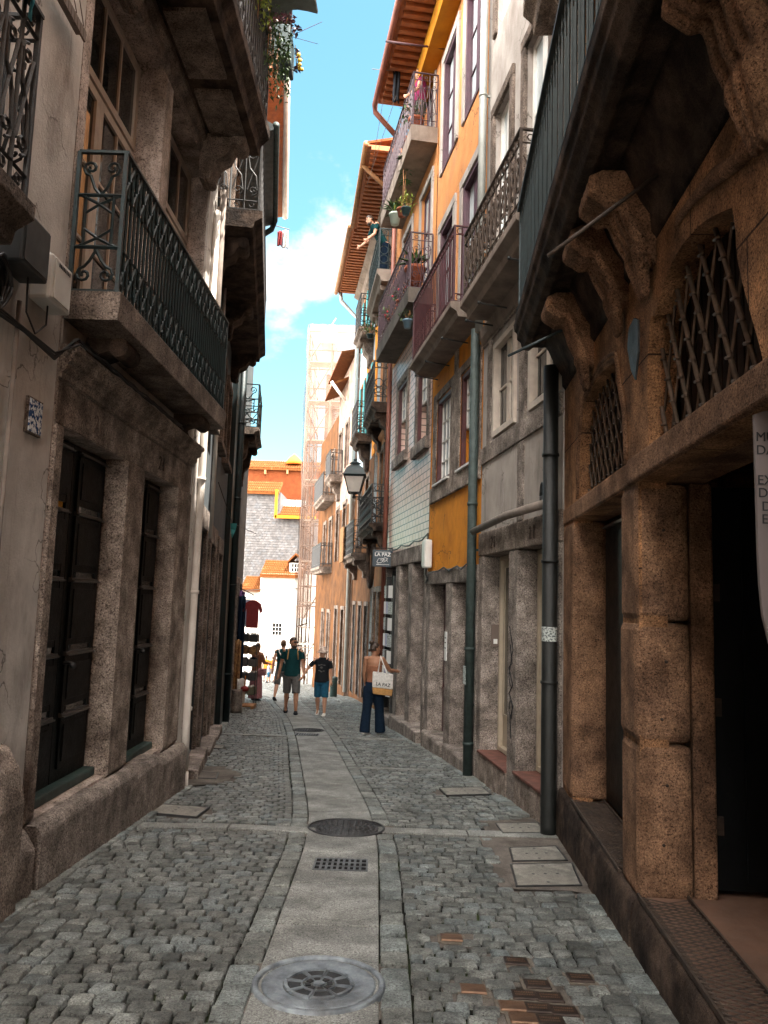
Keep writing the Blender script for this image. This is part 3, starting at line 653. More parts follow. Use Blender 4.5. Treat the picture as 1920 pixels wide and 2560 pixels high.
# --- house with the two panelled doors
fr = L2
d1 = rect(5.17, 6.52, .1, 2.72); d2 = rect(6.93, 8.08, .02, 2.72); w1 = rect(5.2, 6.9, 3.68, 6.62); w2 = rect(7.12, 8.82, 3.68, 6.62)
bL2 = building(fr, 5.075, 8.98, 11.6, [d1, d2, w1, w2], 'plaster_beige', 'granite and plaster house with two black panelled doors and an iron balcony', depth=.36)
b = MB(); b.box(fr, 5.08, 8.66, 0, .012, 3.24, 3.46); b.build('plaster_band', 'plaster_grey', bL2)
b = MB(); b.box(fr, 8.62, 8.97, .002, .03, -1, 6.8); b.build('plaster_strip', 'plaster_white', bL2)
for a, z, w_ in ((5.17, .1, 1.35), (6.93, .02, 1.15)):
    dd = door(fr, bL2, a, a+w_, z+.06, 2.71, .17, 'wood_black', 2, (.02, .2, .38, .60, .80, .985))
    b = MB(); b.box(fr, a, a+w_, -.30, -.08, z, z+.07); b.build('threshold', 'wood_green', bL2, bevel=.015)
    b = MB(); q = a+w_*.56; b.tube([fr.P(q, -.16, 1.05), fr.P(q, -.10, 1.05), fr.P(q, -.08, 1.03)], .014, 8); b.ball(fr.P(q, -.085, 1.03), .024); b.build('door_knob', 'cast_dark', dd)
b = MB(); b.profile(fr, [(0, 3.02), (.03, 3.03), (.03, 3.07), (.055, 3.09), (.055, 3.13), (.09, 3.15), (.10, 3.2), (.13, 3.22), (.13, 3.25), (0, 3.27)], 5.08, 8.66); b.build('cornice', 'granite', bL2)
b = MB()
for a, c, z in ((5.1, 6.1, .1), (6.11, 6.98, .08), (6.99, 7.7, .04), (7.71, 8.66, -.02)): b.profile(fr, [(-.3, z-1.4), (.12, z-1.4), (.13, z-.06), (.09, z-.004), (-.3, z)], a, c)
b.build('door_step', 'granite_grey', bL2, bevel=.018)
for a, c, z in ((6.505, 6.945, .08), (8.065, 8.6, -.01), (5.08, 5.185, .1)): b = MB(); b.profile(fr, [(-.33, z), (.005, z), (.03, z+.03), (.028, 2.7), (.01, 2.72), (-.33, 2.72)], a, c); b.build('doorway_jamb', 'granite', bL2, bevel=.03)
# house numbers 26 and 24 in metal strokes
def digits(fr, par, txt, q, z, h, t, m='scaffold_steel'):
    G = {'2': [(0, .8), (.1, 1), (.5, 1), (.6, .75), (.5, .5), (0, 0), (.6, 0)], '6': [(.55, 1), (.1, .7), (0, .3), (.15, 0), (.5, .05), (.58, .3), (.4, .5), (.05, .4)], '4': [(.45, 0), (.45, 1), (0, .35), (.65, .35)], '1': [(.1, .8), (.3, 1), (.3, 0)], '0': [(.3, 1), (0, .8), (0, .2), (.3, 0), (.6, .2), (.6, .8), (.3, 1)]}
    b = MB(); dr = -1 if fr.side < 0 else 1
    for i, ch in enumerate(txt): tb(b, fr, [(q+dr*(i*1.15+x)*h*.75, z+y*h) for x, y in G[ch]], t, .0055, 5)
    b.build('house_number', m, par)
digits(fr, bL2, '26', 5.75, 2.8, .13, .012); digits(fr, bL2, '24', 7.4, 2.8, .12, .012, 'iron_rust')
for a, c in ((5.2, 6.9), (7.12, 8.82)):
    w = window(fr, bL2, a, c, 3.7, 5.72, .31, 'wood_cream', 2, 3, .075, leaf2=True, curtain=True)
    w = window(fr, bL2, a, c, 5.76, 6.61, .31, 'wood_cream', 4, 1, .07, name='transom_window')
b = MB(); b.box(fr, 5.08, 8.62, -.33, .008, 2.722, 3.02); b.build('lintel', 'granite', bL2, bevel=.01)
balcony(fr, bL2, 5.08, 8.5, .38, 3.44, 3.64, 4.67, 'cornice', 'iron_green', 'lattice', sp=.08, near='heart', r=.0115, mould=False, brackets=((5.6, .25, .2, .3), (7.9, .25, .2, .3)), bm='granite_soot')
b = MB(); b.profile(fr, [(0, 6.55), (.03, 6.6), (.03, 6.68), (.07, 6.72), (.08, 6.8), (.13, 6.84), (.14, 6.9), (0, 6.92)], 5.08, 8.96); b.build('cornice', 'cornice', bL2)
balcony(fr, bL2, 5.1, 8.6, .68, 6.78, 7.12, 8.15, 'granite_soot', 'iron_black', 'lattice', sp=.11, brackets=((5.6, .26, .55, .5), (8.3, .26, .55, .5)), bm='cornice', r=.011)
b = MB()
for a in (5.2, 6.3, 7.4): b.box(fr, a, a+.9, .12, .5, 6.74, 6.779)
b.build('soffit_panel', 'cornice', bL2)
downpipe(fr, bL2, 8.9, .12, 3.9, 6.5, .04, 'pipe_stone')
b = MB(); b.tube([fr.P(8.84, .07, 6.2), fr.P(8.84, .07, 3.1), fr.P(8.8, .07, .2), fr.P(8.8, .08, -.35)], .042, 10); b.tube([fr.P(8.8, .075, -.36), fr.P(8.8, .08, -.62)], .05, 10)
for z in (2.9, 1.6, .3): b.tube([fr.P(8.82, .07, z), fr.P(8.82, .07, z+.04)], .052, 10)
b.build('downpipe', 'pipe_white', bL2)
# --- slate painted house
fr = L3
holes = [rect(9.55, 10.5, -.45, 2.45), rect(11.4, 12.3, -.6, 2.35), rect(13.1, 13.9, -.7, 2.3), rect(9.6, 10.6, 3.95, 5.3), rect(11.4, 12.4, 3.95, 5.3), rect(13.2, 14.1, 3.95, 5.3), rect(9.8, 10.7, 7.0, 9.0), rect(12, 12.9, 7, 9)]
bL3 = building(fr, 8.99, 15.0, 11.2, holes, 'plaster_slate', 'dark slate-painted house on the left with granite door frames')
for i, h in enumerate(holes):
    q0, q1, z0, z1 = h[0][0], h[1][0], h[0][1], h[2][1]
    if i < 3:
        surround(fr, bL3, q0, q1, z0, z1, .2, 'granite_grey', .05, 'doorway_surround', top=.28); door(fr, bL3, q0, q1, z0, z1, .3, 'wood_black', 1)
        b = MB(); b.profile(fr, [(-.3, z0-1), (.2, z0-1), (.2, z0-.02), (-.3, z0)], q0-.22, q1+.22); b.build('door_step', 'granite_grey', bL3, bevel=.02)
    else: surround(fr, bL3, q0, q1, z0, z1, .12, 'cornice', .06, sill=.1); window(fr, bL3, q0, q1, z0, z1, .12, 'wood_brown', 2, 3, curtain=(i == 4))
b = MB(); tb(b, fr, [(11.05, 2.4), (11.05, 6.2)], .05, .03, 8); b.build('downpipe', 'pipe_white', bL3)
s3 = balcony(fr, bL3, 9.05, 14.6, .6, 6.15, 6.38, 7.4, 'granite_soot', 'iron_black', 'scroll', brackets=((9.5, .3, .5, .45), (11.8, .3, .5, .45), (14.3, .3, .5, .45)), bm='granite_soot')
b = MB(); b.profile(fr, [(0, 10.9), (.72, 11.15), (.74, 11.25), (0, 11.6)], 9.0, 12.2); b.profile(fr, [(0, 9.3), (.62, 9.5), (.62, 9.6), (0, 9.9)], 12.22, 15.6); b.build('eave', 'iron_teal_grey', bL3)
b = MB(); b.tube([fr.P(9, .78, 11.25), fr.P(12.2, .78, 11.2)], .07, 10); b.tube([fr.P(12.22, .66, 9.6), fr.P(15.5, .66, 9.55), fr.P(15.6, .6, 9.4), fr.P(15.6, .1, 9.0)], .06, 10); b.build('gutter', 'pipe_green', bL3)
# --- last house on the left
fr = L4
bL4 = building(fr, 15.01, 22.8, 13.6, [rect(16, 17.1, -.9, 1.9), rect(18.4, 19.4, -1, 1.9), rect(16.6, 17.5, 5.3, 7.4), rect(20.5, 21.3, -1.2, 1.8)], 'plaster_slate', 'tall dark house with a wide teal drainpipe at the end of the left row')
for a, c, z in ((16, 17.1, -.9), (18.4, 19.4, -1), (20.5, 21.3, -1.2)): surround(fr, bL4, a, c, z, 1.9, .16, 'granite_grey', .05, 'doorway_surround'); door(fr, bL4, a, c, z, 1.9, .25, 'wood_green', 1)
window(fr, bL4, 16.6, 17.5, 5.3, 7.4, .15, 'wood_brown', 2, 3)
b = MB(); b.box(fr, 15.02, 15.7, .003, .1, -1.6, 6.3); b.build('pilaster', 'iron_green', bL4)
downpipe(fr, bL4, 15.9, .14, -1.2, 9.2, .085, 'iron_green', rings=(0, 1.8, 3.6, 5.2), name='drainpipe')
balcony(fr, bL4, 16.2, 18.2, .5, 5.05, 5.2, 6.15, 'cornice', 'iron_green', 'heart', near='heart', brackets=((16.5, .3, .95, .42), (17.9, .3, .95, .42)), bm='granite_soot', r=.012)
b = MB(); b.profile(fr, [(0, 13.3), (.66, 13.45), (.66, 13.6), (0, 14)], 16, 22.9); b.build('eave', 'wood_eave', bL4)
b = MB(); b.tube([fr.P(16, .72, 13.55), fr.P(22.9, .72, 13.45)], .09, 10); b.build('gutter', 'pipe_white', bL4)
# --- things on the left walls
fr = L1
t = thing('meter_box', fr.P(4.3, .06, 3.5), 'dark grey wall box beside the white box above the coil of cable', 'wall box')
b = MB(); b.box(fr, 4.12, 4.46, .0, .17, 3.42, 3.74); b.build('housing', 'plastic_dark', t, bevel=.015)
b = MB(); b.box(fr, 4.14, 4.44, .171, .176, 3.44, 3.72); b.build('box_cover', 'plastic_dark', t, bevel=.002)
t = thing('meter_box', fr.P(4.7, .06, 3.5), 'white plastic cabinet on the left wall beside the iron balcony', 'wall box')
b = MB(); b.box(fr, 4.56, 4.88, .0, .14, 3.38, 3.68); b.build('housing', 'plastic_white', t, bevel=.02)
b = MB(); b.box(fr, 4.60, 4.84, .141, .15, 3.40, 3.66); b.build('lid', 'plastic_white', t, bevel=.006)
b = MB()
for i in range(8): b.box(fr, 4.64+i*.022, 4.652+i*.022, .151, .153, 3.615, 3.64)
b.build('label_strip', 'ink', t)
b = MB()
for k in range(9):
    r = .10+.012*(k % 3); oz = .006*k
    b.tube([fr.P(4.07+r*.8*math.cos(a), .04+.012*k*.6+.01*math.sin(3*a+k), 3.28+r*1.2*math.sin(a)) for a in [2*PI*i/20 for i in range(21)]], .009, 5)
tag(b.build('cable_coil', 'rubber'), 'coil of black cable hanging under the dark wall box', 'cable coil')
for k in range(3):
    pts = [fr.P(3.6+.02*k, .03, 3.25-.03*k), fr.P(4.1, .05, 3.12+.02*k), fr.P(4.5, .04+.01*k, 3.14), fr.P(4.9, .05, 3.1+.02*k)]
    pts += [L2.P(5.1+i*.24, .10+.015*k, 3.30+.018*math.sin(i*1.7+k*2)-.01*k) for i in range(12)]
    cable('cable', pts, .008+.003*(k == 0), ['thickest black cable running along the left cornice', 'upper thin black cable on the left cornice', 'lower thin black cable on the left cornice'][k], group='cables along the left houses')
cable('cable', [fr.P(4.35, .1, 3.44), fr.P(4.33, .12, 3.2), fr.P(4.5, .1, 3.13), fr.P(4.68, .08, 3.25), fr.P(4.7, .07, 3.4)], .006, 'thin black cable looping under the white cabinet', group='cables along the left houses')
t = thing('wall_tile', fr.P(4.76, .02, 2.66), 'small blue and white painted tile plaque on the left white wall', 'tile plaque')
b = MB(); b.box(fr, 4.66, 4.86, 0, .022, 2.56, 2.79); b.build('plaque_frame', 'cornice', t, bevel=.003); b = MB(); b.box(fr, 4.672, 4.848, .022, .027, 2.572, 2.778); b.build('tile_face', 'azulejo', t)
t = thing('line_bracket', fr.P(4.7, .1, 5.4), 'perforated metal clothesline bracket on the left white wall', 'bracket')
b = MB(); b.box(fr, 4.5, 4.9, .0, .004, 5.36, 5.41)
P0, P1 = fr.P(4.86, .02, 5.4), fr.P(4.2, .5, 5.2)
b = MB(); zt = 5.33
for k in range(9):
    q = 4.86-k*.05; b.box(fr, q-.021, q+.021, .08, .095, zt, zt+.075)
b.box(fr, 4.42, 4.89, .02, .079, zt+.06, zt+.072); b.build('rail', 'scaffold_steel', t)
for k in (0, 1): cable('clothesline', [fr.P(4.82-k*.12, .1, 5.4), fr.P(3.4-k*.3, .34, 6.1)], .0035, ['outer clothesline wire running up from the perforated bracket', 'inner clothesline wire running up from the perforated bracket'][k], 'scaffold_steel', cat='clothesline')
b = MB(); n, mm = 14, 10; vs = []
for i in range(n+1):
    for j in range(mm+1): vs.append(fr.P(3.25+.42*i/n, .36+.03*math.sin(i*1.1+j*.25), 5.15-.62*j/mm+.02*math.sin(i*.8)))
b.add(vs, [(i*(mm+1)+j, (i+1)*(mm+1)+j, (i+1)*(mm+1)+j+1, i*(mm+1)+j+1) for i in range(n) for j in range(mm)], True)
o = tag(b.build('towel', 'cloth_aqua'), 'pale aqua towel hanging at the top left corner', 'towel'); sm = o.modifiers.new('s', 'SOLIDIFY'); sm.thickness = .006
# ================================================================ RIGHT SIDE
Rp = [(1.27, -3), (1.45, 4), (1.68, 7.1), (1.28, 10.1), (.95, 12.2), (.6, 14.3), (.1, 18.6), (-.5, 22.8), (-1.15, 26.3), (-2.4, 33), (-3.2, 38)]
R1 = Fr(Rp[1], Rp[2], -1); R2 = Fr(Rp[2], Rp[3], -1); R3 = Fr(Rp[3], Rp[4], -1); R4 = Fr(Rp[4], Rp[5], -1); R5 = Fr(Rp[5], Rp[6], -1); R6 = Fr(Rp[6], Rp[7], -1); R7 = Fr(Rp[7], Rp[8], -1); R8 = Fr(Rp[8], Rp[9], -1)
def upper_wall(fr, par, q0, q1, z0, z1, holes, m, t=.004, depth=.3, name='upper_wall'):
    b = MB(); b.wall(fr, rect(q0, q1, z0, z1), holes, depth, t); return b.build(name, m, par, fix=False)
# --- museum
fr = R1
def pxp(l, t=0): return [fr.at(x, y, t) for x, y in l]
a1 = pxp([(1622, 1085), (1618, 960), (1625, 805), (1636, 787), (1655, 725), (1673, 672), (1711, 605), (1765, 550), (1830, 519), (1838, 570), (1842, 635), (1853, 693), (1875, 780), (1898, 861), (1908, 905)])
a2 = pxp([(1449, 1190), (1452, 1110), (1459, 1030), (1470, 990), (1487, 959), (1509, 925), (1539, 906), (1542, 925), (1543, 936), (1547, 974), (1558, 1041), (1560, 1080), (1562, 1135)])
def crom(P, k=4):
    o = []
    for i in range(len(P)-1):
        p0, p1, p2, p3 = P[max(0, i-1)], P[i], P[i+1], P[min(len(P)-1, i+2)]
        for j in range(k):
            t = j/k; o.append(tuple(.5*((2*p1[c])+(-p0[c]+p2[c])*t+(2*p0[c]-5*p1[c]+4*p2[c]-p3[c])*t*t+(-p0[c]+3*p1[c]-3*p2[c]+p3[c])*t**3) for c in (0, 1)))
    return o+[P[-1]]
a1 = crom(a1[:9], 3)[:-1]+crom(a1[8:], 3); a2 = crom(a2[:7], 3)[:-1]+crom(a2[6:], 3)
a1[0] = (a1[0][0], 2.49); a1[-1] = (a1[-1][0], 2.49); a2[0] = (a2[0][0], 2.49); a2[-1] = (a2[-1][0], 2.49)
o1 = rect(2.0, 4.45, -.3, 2.33); o2 = rect(4.84, 6.6, -.3, 2.33)
wu1, wu2 = rect(3.0, 4.2, 4.6, 7.0), rect(5.2, 6.4, 4.6, 7.0)
mus = building(fr, -8, 7.13, 18, [o1, o2, a1, a2, wu1, wu2], 'granite_rust_block', 'rust-brown granite museum building with grilled arched transoms on the near right', depth=.16, inner=2.4, name='museum_building')
b = MB(); b.box(fr, 1.9, 4.62, -.4, .03, 2.335, 2.488); b.box(fr, 4.622, 7.12, -.4, .012, 2.333, 2.482); b.build('lintel', 'granite_rust', mus, bevel=.015)
for nm, q0, q1, zz in (('pillar', 4.437, 4.85, (-.02, .84, 1.52, 2.33)), ('pillar', 6.588, 7.1, (.0, 2.33))):
    b = MB()
    for i in range(len(zz)-1): b.box(fr, q0+.004*i, q1-.004*(i % 2), -.29, .015+.008*(i % 2), zz[i]+.004, zz[i+1]-.004)
    b.build(nm, 'granite_rust', mus, bevel=.045)
b = MB(); b.box(fr, 4.455, 4.62, -.42, -.295, .0, 2.33); b.build('inner_jamb', 'granite_rust', mus, bevel=.012)
b = MB(); b.box(fr, 4.44, 4.50, -.47, -.425, .06, 2.3)
o = MB(); o.box(fr, 4.52, 4.56, -1.75, -.44, .05, 2.32); dl = o.build('open_door', 'wood_black', mus)
o = MB()
for t0, t1 in ((-.62, -.6), (-1.1, -1.08)): o.box(fr, 4.508, 4.52, t0, t1, .1, 2.3)
o.build('door_batten', 'wood_black', dl)
for z in (.35, 1.0, 1.65): o = MB(); o.box(fr, 4.5, 4.519, -.47, -.425, z, z+.1); o.build('hinge', 'iron_rust', dl)
door(fr, mus, 4.84, 6.6, .02, 2.33, .27, 'wood_black', 2, (.02, .98))
b = MB(); b.box(fr, -2, 4.95, -2.38, -.03, -.2, .02); b.build('inside_floor', 'floor_inside', mus)
b = MB(); b.box(fr, 1.7, 4.445, -2.39, -2.3, .02, 2.33); b.build('inside_wall', 'dark_inside', mus)
b = MB()
for a, c, z, tt in ((-1, 2.6, .03, .045), (2.61, 4.44, .02, .04), (4.45, 5.6, .0, .05), (5.61, 7.12, -.02, .04)): b.profile(fr, [(-.02, -1.4), (tt+.02, -1.4), (tt+.02, z-.14), (tt, z-.02), (tt-.02, z), (-.02, z)], a, c)
b.build('door_step', 'granite_soot', mus, bevel=.015)
for a, c, z in ((.6, 4.42, .036), (4.87, 6.58, .012)):
    b = MB(); w0, w1 = -.25, .03; n = int((c-a)/.042); 
    b.box(fr, a, c, w1-.012, w1, z-.012, z+.012); b.box(fr, a, c, w0, w0+.012, z-.012, z+.012)
    for i in range(n-2):
        q = a+.042*i
        for s in (0, 1):
            e = q+.13; P = [fr.P(q if not s else e, w0+.012, z), fr.P(e if not s else q, w1-.012, z)]; b.tube(P, .0035, 4, cap=False)
    b.build('step_grating', 'iron_rust', mus, fix=False)
    b = MB(); b.box(fr, a, c, w0, w1-.013, z-.045, z-.02); b.build('grating_pit', 'granite_soot', mus)
# grilles in the arches
for hole in (a1, a2):
    pts = [p for p in hole]; q0 = min(p[0] for p in pts); q1 = max(p[0] for p in pts); z0 = 2.49; z1 = max(p[1] for p in pts)
    b = MB(); tn = MB(); big = hole is a1; sp = .2 if big else .15
    def clip(qa, za, qb, zb_):
        N = 60; seg = []; cur = []
        for i in range(N+1):
            q = qa+(qb-qa)*i/N; z = za+(zb_-za)*i/N
            if pt_in((q, z), hole): cur.append((q, z))
            elif cur: seg.append(cur); cur = []
        if cur: seg.append(cur)
        return [(s[0], s[-1]) for s in seg if len(s) > 2]
    k = -14
    while k < 22:
        qa = q0+k*sp
        for s0, s1 in clip(qa, z0-.02, qa+.62*(1.3 if big else 1), z1+.1 if not big else z0+1.5):
            b.tube([fr.P(s0[0], -.075, s0[1]), fr.P(s1[0], -.075, s1[1])], .013 if big else .009, 6)
            L = math.hypot(s1[0]-s0[0], s1[1]-s0[1]); m = int(L/.13)
            for i in range(m):
                f = (i+.5)/m; c = (s0[0]+(s1[0]-s0[0])*f, s0[1]+(s1[1]-s0[1])*f); b.tube([fr.P(c[0]-.03, -.068, c[1]-.006), fr.P(c[0]+.03, -.068, c[1]+.006)], .0085 if big else .006, 6)
        for s0, s1 in clip(qa+.62, z0-.02, qa, z0+1.5): tn.tube([fr.P(s0[0], -.088, s0[1]), fr.P(s1[0], -.088, s1[1])], .0085, 4)
        k += 1
    b.build('transom_grille', 'iron_bar', mus); tn.build('thin_grille_rod', 'iron_bar', mus)
    b = MB(); b.box(fr, q0-.02, q1+.02, -.22, -.19, z0-.02, z1+.05)
    for i in range(int((q1-q0)/.09)): q = q0+.09*i; b.box(fr, q, q+.07, -.19, -.178, z0, z1+.02)
    b.build('transom_boards', 'board_dark', mus)
    for off, rr, tt in (() if big else ((.03, .012, .004), (.07, .014, .006))):
        cq = sum(p[0] for p in pts)/len(pts); cz = 2.7
        P = []
        for p in pts:
            dx, dz = p[0]-cq, p[1]-cz; L = math.hypot(dx, dz); P.append(fr.P(p[0]+dx/L*off, tt, p[1]+dz/L*off*(1 if p[1] > 2.6 else 0)))
        b = MB(); b.tube(P, rr, 8); b.build('arch_moulding', 'granite_rust', mus)
b = MB(); b.prism(fr, pxp([(1573, 870), (1576, 820), (1590, 795), (1599, 800), (1600, 880), (1592, 950), (1582, 925)]), -.01, .012); b.build('slate_niche', 'cast_dark', mus)
# cove, balcony slab and carved brackets
b = MB(); b.profile(fr, [(0, 3.62), (.03, 3.66), (.035, 3.76), (.09, 3.84), (.13, 3.93), (.16, 4.0), (.2, 4.052), (0, 4.052)], .2, 7.1, sm=True); b.build('cove', 'granite_soot', mus)
b = MB(); b.profile(fr, [(0, 4.053), (.30, 4.053), (.34, 4.02), (.40, 4.03), (.42, 4.1), (.455, 4.13), (.455, 4.19), (.48, 4.21), (.49, 4.28), (.46, 4.30), (.46, 4.34), (0, 4.34)], -1, 7.15); sl = b.build('balcony', 'granite_soot', mus, bevel=.01)
railing(fr, sl, -.9, 7.05, .44, 4.34, 5.4, 'fan', 'iron_teal_grey', sp=.2, r=.008, top=.034)
def console(q, w, zt, hgt, dep, m):
    c = MB(); pr = [(0, zt), (dep, zt), (dep+.04, zt-.05), (dep+.02, zt-.12), (dep-.03, zt-.17), (dep*.62, zt-.16), (dep*.5, zt-.24), (dep*.46, zt-hgt*.55), (dep*.3, zt-hgt*.72), (dep*.16, zt-hgt*.86), (0, zt-hgt)]
    c.profile(fr, pr, q-w/2, q+w/2, sm=False); ax = fr.P(q+1, 0, 0)-fr.P(q, 0, 0)
    for dq in (-.44, -.15, .15, .44): c.tube([fr.P(q+w*dq, t, z) for t, z in ((dep*.9, zt-.03), (dep+.03, zt-.06), (dep+.04, zt-.12), (dep*.86, zt-.185), (dep*.64, zt-.18), (dep*.52, zt-.26), (dep*.46, zt-hgt*.55), (dep*.30, zt-hgt*.72), (dep*.12, zt-hgt*.88))], [w*.16, w*.18, w*.18, w*.16, w*.15, w*.15, w*.15, w*.14, w*.1], 10)
    ce = fr.P(q, dep*.98, zt-.1); c.tube([ce-ax*(w*.54), ce+ax*(w*.54)], .085, 14)
    for i in range(5):
        for s_ in (-1, 0, 1):
            f = i/5; cc = fr.P(q+s_*w*.28*(1-f*.6), .03+.05*(1-f), zt-hgt*(.82+.09*i)); c.ball(cc, w*.2*(1-f*.5), w*.2*(1-f*.5), w*.28*(1-f*.4), 8, 5)
    o_ = c.build('bracket', m, sl, remesh=.008); o_.modifiers['sm'].iterations = 1
for (x, y), w, dep, hg in (((1800, 210), .3, .26, .62), ((1545, 610), .26, .3, .55), ((1490, 730), .24, .3, .55), ((1420, 900), .24, .3, .6)):
    q, z = fr.at(x, y, .18); console(q, w, 4.02, hg, dep, 'granite_rust')
for i, (p, q) in enumerate((((1370, 640), (1680, 410)), ((1270, 890), (1470, 795)))):
    qa, za = fr.at(*q, 0); A = fr.P(qa, 0, za); d = ray(*p); B = d*(A.y/d.y)+Vector((0, 0, CH)); 
    b = MB(); b.tube([A, B], .011, 8); b.build('awning_rod', 'iron_teal_grey' if i else 'iron_rust', mus)
# vine carving across the arch haunch
b = MB()
for k in range(3):
    P = pxp([(1900, 330+k*14), (1860, 400), (1800, 430+k*10), (1740, 500), (1700, 545+k*8)])
    b.tube([fr.P(q, .015, z) for q, z in P], [.03, .035, .025, .02, .01], 8)
b.build('carved_vine', 'granite_rust', mus)
for a, c in ((3.0, 4.2), (5.2, 6.4)): surround(fr, mus, a, c, 4.6, 7.0, .2, 'granite', .06); window(fr, mus, a, c, 4.6, 7.0, .2, 'wood_green', 1, 3, leaf2=True)
balcony(fr, mus, 2, 7.08, .42, 7.25, 7.6, 8.6, 'granite', 'iron_green', 'scroll', brackets=((6.6, .3, .4, .32),), bm='granite')
q = 7.12
b = MB(); b.tube([fr.P(q, .13, 3.86), fr.P(q, .13, -.36), fr.P(q, .13, -.44)], .07, 14)
for z in (.9, 2.0, 3.0): b.tube([fr.P(q, .13, z-.012), fr.P(q, .13, z+.012)], .08, 14)
dp = b.build('downpipe', 'pipe_black', mus)
b = MB(); b.tube([fr.P(q, .13, 1.27), fr.P(q, .13, 1.40)], .0715, 14, cap=False); b.build('sticker', 'sticker', dp)
# rust stains (iron pins in the pillar)
b = MB()
for z in (2.05, 1.3, .98, .62, .3): b.tube([fr.P(4.43, -.13+.02*math.sin(z*9), z), fr.P(4.46, -.13+.02*math.sin(z*9), z)], .009, 8)
b.build('iron_pin', 'iron_rust', mus)
# banner with lettering
tv = thing('museum_banner', (1.42, 2.6, 2.2), 'grey-pink lettered banner with black words at the right edge', 'banner')
pl, pt_, Yb = at_y(1887, 1028, 2.75), None, 2.75
def bp(x, y): return at_y(x, y, Yb)
ol = [(1886, 1036), (1990, 1000), (2120, 1000), (2120, 1700), (1960, 1680), (1925, 1610), (1908, 1540), (1900, 1460), (1896, 1380)]
P = [bp(*p) for p in ol]; n = len(P); tr = tessellate_polygon([[Vector((p.x, p.z, 0)) for p in P]])
b = MB(); b.add(P+[p+Vector((0, .015, 0)) for p in P], [tuple(t) for t in tr]+[tuple(i+n for i in t[::-1]) for t in tr]+[(i, (i+1) % n, (i+1) % n+n, i+n) for i in range(n)]); b.build('banner_panel', 'banner_grey', tv)
def text(body, size, loc, rot, m, parent, name='lettering', ext=.001, align='LEFT', bold=0):
    cu = bpy.data.curves.new(name, 'FONT'); cu.body = body; cu.size = size; cu.extrude = ext; cu.align_x = align; cu.offset = bold
    o = bpy.data.objects.new(name, cu); C.objects.link(o); dg = bpy.context.evaluated_depsgraph_get()
    me = bpy.data.meshes.new_from_object(o.evaluated_get(dg)); bpy.data.objects.remove(o)
    Mx = Matrix.Translation(loc) @ rot.to_matrix().to_4x4() if not isinstance(rot, Matrix) else Matrix.Translation(loc) @ rot
    me.transform(Mx); me.transform(Matrix.Translation(-ORG[parent.name])); me.materials.clear(); me.materials.append(MATS[m])
    o = bpy.data.objects.new(name, me); C.objects.link(o); o.parent = parent; ORG[o.name] = ORG[parent.name]; return o
from mathutils import Euler
for tx, x, y in (('MUSEU', 1888, 1103), ('DA CIDADE', 1889, 1136), ('EXTENSÃO', 1892, 1211), ('DO', 1894, 1243), ('DO', 1903, 1277), ('EX', 1903, 1309)):
    p = bp(x, y); text(tx, .049, p+Vector((0, -.004, 0)), Euler((PI/2, 0, 0)), 'ink', tv, 'lettering')
# --- grey rendered house
fr = R2
hs = [rect(7.15, 10.07, -2.5, 2.45), rect(8.6, 9.5, 3.66, 4.86), rect(7.2, 8.1, 3.66, 4.86), rect(7.55, 8.35, 5.45, 8.1), rect(8.95, 9.65, 5.45, 8.1), rect(7.55, 8.35, 9.3, 11.2), rect(8.95, 9.65, 9.3, 11.2)]
bR2 = building(fr, 7.14, 10.08, 11.8, hs, 'plaster_light', 'pale grey plastered house with beige doors between the black and the green downpipe', depth=.3)
b = MB(); b.box(fr, 7.14, 10.05, 0, .006, 2.5, 3.4); b.build('lower_render', 'plaster_grey', bR2)
pieces(fr, bR2, 'doorway_pillar', 'granite_grey', [(a, c, -.4, .03, -2, 2.195) for a, c in ((9.86, 10.07), (8.41, 8.74), (7.15, 7.29))])
b = MB(); b.box(fr, 7.14, 10.07, -.4, .035, 2.2, 2.5); b.build('lintel', 'granite', bR2, bevel=.015)
digits(fr, bR2, '21', 9.45, 2.27, .14, .04, 'iron_rust'); digits(fr, bR2, '11', 8.0, 2.27, .14, .04, 'iron_rust')
b = MB(); b.box(fr, 8.28, 8.5, .001, .022, 2.505, 3.39); b.box(fr, 7.14, 10.05, .0, .03, 3.4, 3.62); b.box(fr, 9.62, 9.8, .0, .026, 3.62, 5.2); b.box(fr, 8.22, 8.46, .0, .026, 3.62, 5.2); b.box(fr, 7.15, 10.05, 0, .024, 4.99, 5.2); b.build('stone_band', 'granite_grey', bR2, bevel=.008)
for a, c, z in ((8.75, 9.85, -.22), (7.3, 8.4, -.16)):
    d = door(fr, bR2, a, c, z+.01, 2.19, .25, 'wood_beige', 1, glassy=True); b = MB(); bars(b, fr, a, c, z+.01, 2.198, -.249, -.19, .055, 1, 1); b.build('door_casing', 'wood_beige', d, bevel=.006)
    b = MB(); b.box(fr, a-.03, c+.03, -.26, .06, z-.03, z); b.build('step_slab', 'step_red', bR2, bevel=.006)
    b = MB(); b.box(fr, a-.02, c+.02, -.02, .045, -1.6, z-.031); b.build('door_step', 'granite', bR2, bevel=.01)
for a, c in ((8.6, 9.5), (7.2, 8.1)): window(fr, bR2, a, c, 3.66, 4.86, .08, 'wood_cream', 1, 2, .055, leaf2=True, case='wood_cream')
for z0, z1 in ((5.45, 8.1), (9.3, 11.2)):
    for a, c in ((7.55, 8.35), (8.95, 9.65)): surround(fr, bR2, a, c, z0, z1, .14, 'cornice', .04); window(fr, bR2, a, c, z0, z1, .12, 'wood_white', 1, 3, .06, leaf2=True, pane='glass_sky_painted')
b = MB(); b.profile(fr, [(0, 5.0), (.05, 5.03), (.08, 5.1), (.1, 5.2), (0, 5.2)], 7.2, 10.0); b.build('cornice', 'concrete', bR2)
